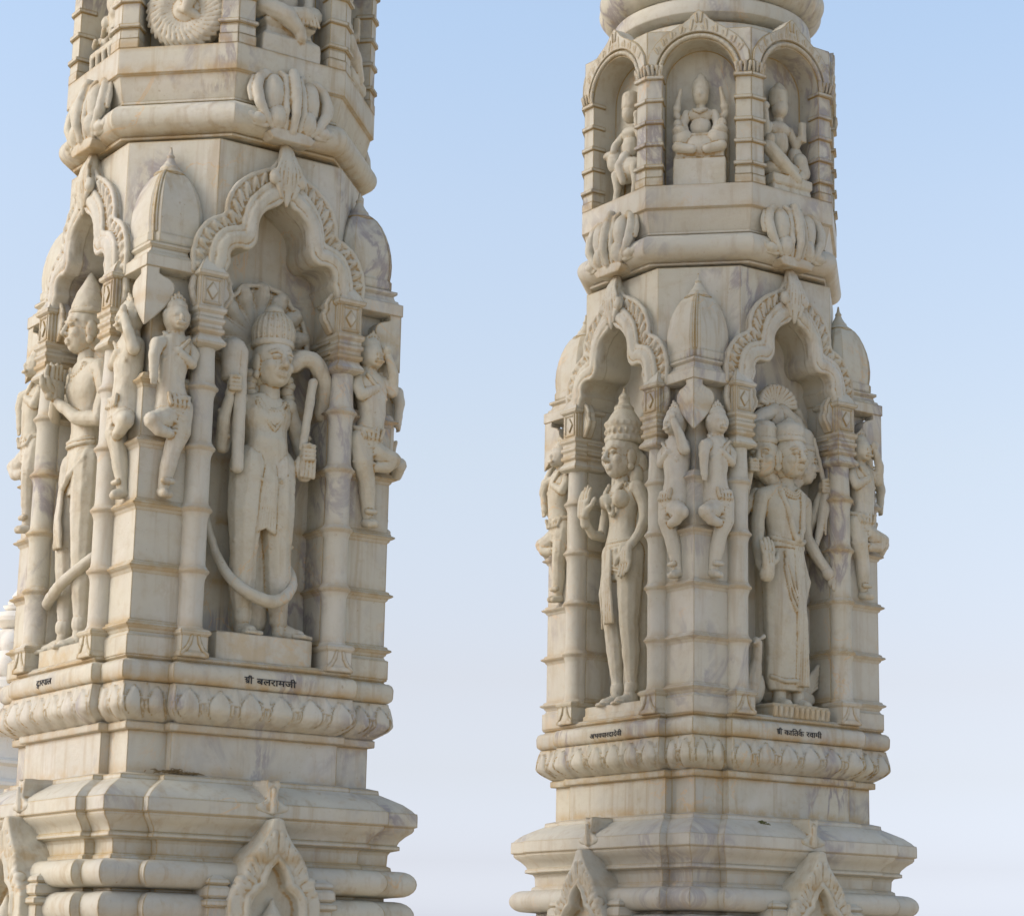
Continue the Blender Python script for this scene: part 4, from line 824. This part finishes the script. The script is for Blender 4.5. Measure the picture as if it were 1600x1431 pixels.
def text_part(parent,pieces,u0,z,size,rot,face_v,width,slant=0.0):
    """painted lettering: text glyph meshes and strokes joined into one thin mesh; returns the object"""
    bm=bmesh.new()
    def addtext(body,x,y,s):
        c=bpy.data.curves.new('t','FONT'); c.body=body; c.size=s; c.resolution_u=3; c.offset=.010*s/.06*.06
        o=bpy.data.objects.new('t',c); COL.objects.link(o)
        dg=bpy.context.evaluated_depsgraph_get(); me=bpy.data.meshes.new_from_object(o.evaluated_get(dg))
        w=max([v.co.x for v in me.vertices],default=0)
        me.transform(Matrix.Translation((x,y,0))); bm.from_mesh(me); bpy.data.objects.remove(o); bpy.data.curves.remove(c); bpy.data.meshes.remove(me); return w
    def stroke(pts,r):
        for a,b in zip(pts,pts[1:]):
            a=Vector(a); b=Vector(b); d=(b-a).normalized(); n=Vector((-d.y,d.x))*r; a=a-d*r*.5; b=b+d*r*.5
            vs=[bm.verts.new((p.x,p.y,0)) for p in (a-n,b-n,b+n,a+n)]; bm.faces.new(vs)
    x=0
    for p in pieces:
        if p[0]=='T': x+=addtext(p[1],x,p[2] if len(p)>2 else 0,p[3] if len(p)>3 else 1)+.04
        elif p[0]=='G': x+=p[1]
        elif p[0]=='B': addtext(p[1],x+p[2],p[3],p[4])
        elif p[0]=='S':
            for st in p[2]: stroke([(x+a,b) for a,b in st],.045)
            x+=p[1]
    xs=[v.co.x for v in bm.verts]; k=width/(max(xs)-min(xs)); x0=min(xs)
    for v in bm.verts: 
        X=(v.co.x-x0)*k; Z=v.co.y*size; v.co=Vector((u0+X,-face_v,z+Z+ZB))
    g=bmesh.ops.extrude_face_region(bm,geom=bm.faces[:]); 
    for e in g['geom']:
        if isinstance(e,bmesh.types.BMVert): e.co.y-=.0012
    bmesh.ops.recalc_face_normals(bm,faces=bm.faces)
    me=bpy.data.meshes.new('inscription'); bm.to_mesh(me); bm.free(); me.materials.append(M_INK)
    o=bpy.data.objects.new('inscription',me); COL.objects.link(o); o.parent=parent; o.rotation_euler.z=rot; return o
SHRI=('S',.86,[[(.02,.66),(.82,.66)],[(.10,.66),(.22,.56),(.20,.44),(.08,.42)],[(.20,.45),(.26,.34),(.16,.22)],[(.40,.66),(.40,.05)],[(.38,.26),(.20,.04)],[(.62,.66),(.62,0)],[(.62,.66),(.58,.84),(.44,.86),(.38,.72)]])

# ------------------------------------------------------------------ assemble a pillar
def new_root(name,label,cat,loc,rz,group=None):
    o=bpy.data.objects.new(name,None); COL.objects.link(o); o.location=loc; o.rotation_euler.z=rz
    o['label']=label; o['category']=cat; o['kind']='thing'
    if group: o['group']=group
    return o
YAW=.600770643
PR=(.830063633,9.19993924,0); PL=(-1.0971981,7.89136102,0)
A=new_root('carved_pillar','whole-looking carved marble pillar on the right, with round-arched figure niches under its ribbed top','pillar',PR,YAW,'carved marble pillars against the sky')
base_moulding(A); gable(A,None); dado(A); petal_band(A); inscription_band(A); shaft(A)
fr=niche_frame().build('niche_jamb',M_A,A,0,angle=30)
for k in range(1,4): copy_part(fr,A,FR[k])
cols=[]
for s in (-1,1):
    c=column_mb(s).build('engaged_column',M_A,A,0,angle=30); base_block_mb(s).build('column_base',M_A,c,0,angle=30); capital_mb(s).build('capital',M_A,c,0,angle=30)
    for k in range(1,4): copy_part(c,A,FR[k])
arch(A); drum(A); torus_block(A); lotus(A); upper_tier(A); crown_top(A)
bracket(A); 
for nm in ('corner_bracket','corner_dome'):
    o=[x for x in kids(A) if x.name.startswith(nm)][0]; o.rotation_euler.z=0
    for k in range(1,4): copy_part(o,A,FR[k])
dm=dancer(); dl=dm.build('bracket_figure',M_F,A,0,.003,2); dr=dancer(1).mirror().build('bracket_figure',M_F,A,0,.003,2)
for k in range(1,4): copy_part(dl,A,FR[k]); copy_part(dr,A,FR[k])
# left pillar = copy of everything so far
B=A.copy(); COL.objects.link(B); B.location=PL; B['label']='nearer, larger carved marble pillar on the left with a club-bearing crowned statue'
for ch in kids(A): copy_part(ch,B)
# what differs between them
statue_kartik(A,FR[0]); statue_devi(A,FR[1]); statue_balaram(B,FR[0]); statue_guardian(B,FR[1])
sd_={k:seated(k) for k in ('throne','reader','rider','coil','throned_high','group')}
def up(root,kind,ang,first={}):
    if kind in first:
        c=first[kind].copy(); COL.objects.link(c); c.parent=root; c.rotation_euler.z=ang; return c
    first[kind]=sd_[kind].build('niche_figure',M_F,root,ang,.0035,1); return first[kind]
D=-PI/4
for i,k in ((0,'reader'),(1,'throne'),(2,'rider'),(3,'reader'),(-1,'rider')): up(A,k,D*i)
for i,k in ((0,'throned_high'),(1,'coil'),(2,'group'),(-1,'reader')): up(B,k,D*i)
FV=.5425
text_part(B,[SHRI,('G',.25),('T','बलरामजी')],-.088,.906,.030,FR[0],FV,.195)
text_part(B,[('B','व',.10,-.26,.62),('T','द'),('T','ारपाल')],-.098,.912,.030,FR[1],FV,.125)
text_part(A,[SHRI,('G',.2),('T','का'),('G',-.03),('T','ितक'),('S',0,[[(-.62,.66),(-.66,.84),(-.52,.92),(-.44,.82)]]),('G',.3),('T','र'),('G',-.06),('T','वामी')],-.122,.910,.029,FR[0],FV,.232)
text_part(A,[('T','अभयपारदा'),('G',-.02),('T','देवी')],-.092,.905,.028,FR[1],FV,.205)

# ------------------------------------------------------------------ setting
g=MB(); g.add([(-3000,3000,-ZB-0),(3000,3000,-ZB),(3000,-3000,-ZB),(-3000,-3000,-ZB)],[(0,1,2,3)])
go=g.build('plaza_ground',M_G); go['kind']='structure'
def far_shrine():
    f=3531.6; Y=26.0; s=Y/f*1.0
    r=new_root('temple_pavilion','sunlit white temple building with a ribbed dome and ball finial behind the left pillar','building',(-6.06,Y+1.6,0),R(-42))
    def zz(y): # height (relative to the camera) seen at photo row y at this distance
        a=PIT+math.atan((715.5-y)/f); return math.tan(a)*Y
    pr=[(.0,-ZB),(.0,zz(1245)),(.06,zz(1240)),(.06,zz(1234)),(.0,zz(1228)),(.0,zz(1209)),(.05,zz(1205)),(.05,zz(1200)),(.0,zz(1196)),(.0,zz(1163)),(.10,zz(1158)),(.10,zz(1150)),(.0,zz(1146))]
    w2=MB(); w2.sweepbox(-5,1.1,-1.5,1.2,pr); w2.build('wall',M_W,r)
    d=MB(); cu=0; cv=0; zt=zz(968)
    d.lathe(cu,cv,[(.42,zz(1150)),(.42,zz(1128)),(.36,zz(1124)),(.36,zz(1075)),(.44,zz(1070)),(.44,zz(1058)),(.40,zz(1052))],32)
    d.build('turret',M_W,r)
    q=MB(); seg=160; rings=[]
    for z,rr in ((zz(1052),.38),(zz(1040),.46),(zz(1025),.47),(zz(1012),.43),(zz(1010),.40),(zz(1002),.43),(zz(990),.40),(zz(980),.32),(zz(972),.20),(zz(968),.12)):
        rings.append([(cu+(rr*(1+.05*abs(math.sin(12*PI*i/seg))))*math.cos(2*PI*i/seg),cv+(rr*(1+.05*abs(math.sin(12*PI*i/seg))))*math.sin(2*PI*i/seg),z) for i in range(seg)])
    q.loft(rings); q.build('ribbed_dome',M_W,r,angle=50)
    q=MB(); q.lathe(cu,cv,[(.10,zz(970)),(.20,zz(966)),(.29,zz(958)),(.30,zz(951)),(.27,zz(944)),(.16,zz(940)),(.10,zz(938)),(.15,zz(936)),(.17,zz(931)),(.10,zz(928)),(.12,zz(924)),(.05,zz(918)),(.07,zz(914)),(.02,zz(905)),(.01,zz(895))],32); q.build('ball_finial',M_W,r)
far_shrine()
# dry grass caught on the ledge of the left pillar, weeds on the right one
def debris(name,label,cat,root_loc,k,u0,u1,v,z,n,mat,hh,ln):
    # built in pillar-face coordinates, then moved to world
    m=MB(); rnd=random.Random(len(name)+n)
    for i in range(n):
        t=rnd.gauss(.5,.2); t=min(1,max(0,t)); u=u0+(u1-u0)*t; a=rnd.uniform(0,PI); L=ln*rnd.uniform(.5,1.1); h=hh*math.exp(-((t-.5)/.28)**2)
        p=Vector((u,v+rnd.uniform(-.004,.02),z+rnd.uniform(0,h))); d=Vector((math.cos(a)*L,rnd.uniform(-.3,.3)*L*.3,rnd.uniform(-.15,.25)*L)); q=p+d*.5+Vector((0,0,rnd.uniform(0,.006)))
        m.tube([p,q,p+d],[.0013,.0016,.0008])
    me=m.mesh(name); me.materials.append(mat)
    c=Vector(((u0+u1)/2,-v,z+ZB)); me.transform(Matrix.Translation(-c))
    o=bpy.data.objects.new(name,me); COL.objects.link(o); M=Matrix.Translation(root_loc)@Matrix.Rotation(YAW+FR[k],4,'Z'); o.matrix_world=M@Matrix.Translation(c)
    o['label']=label; o['category']=cat; o['kind']='thing'
debris('twig_heap','small heap of dry yellowish twigs on a ledge of the left pillar','dry grass',PL,0,-.40,-.20,.480,.600,60,M_TWIG,.009,.042)
debris('weed_tuft','tiny dark weed growing from a joint of the right pillar\'s cornice','weed',PR,0,-.245,-.215,.582,.560,26,M_LEAF,.012,.025)
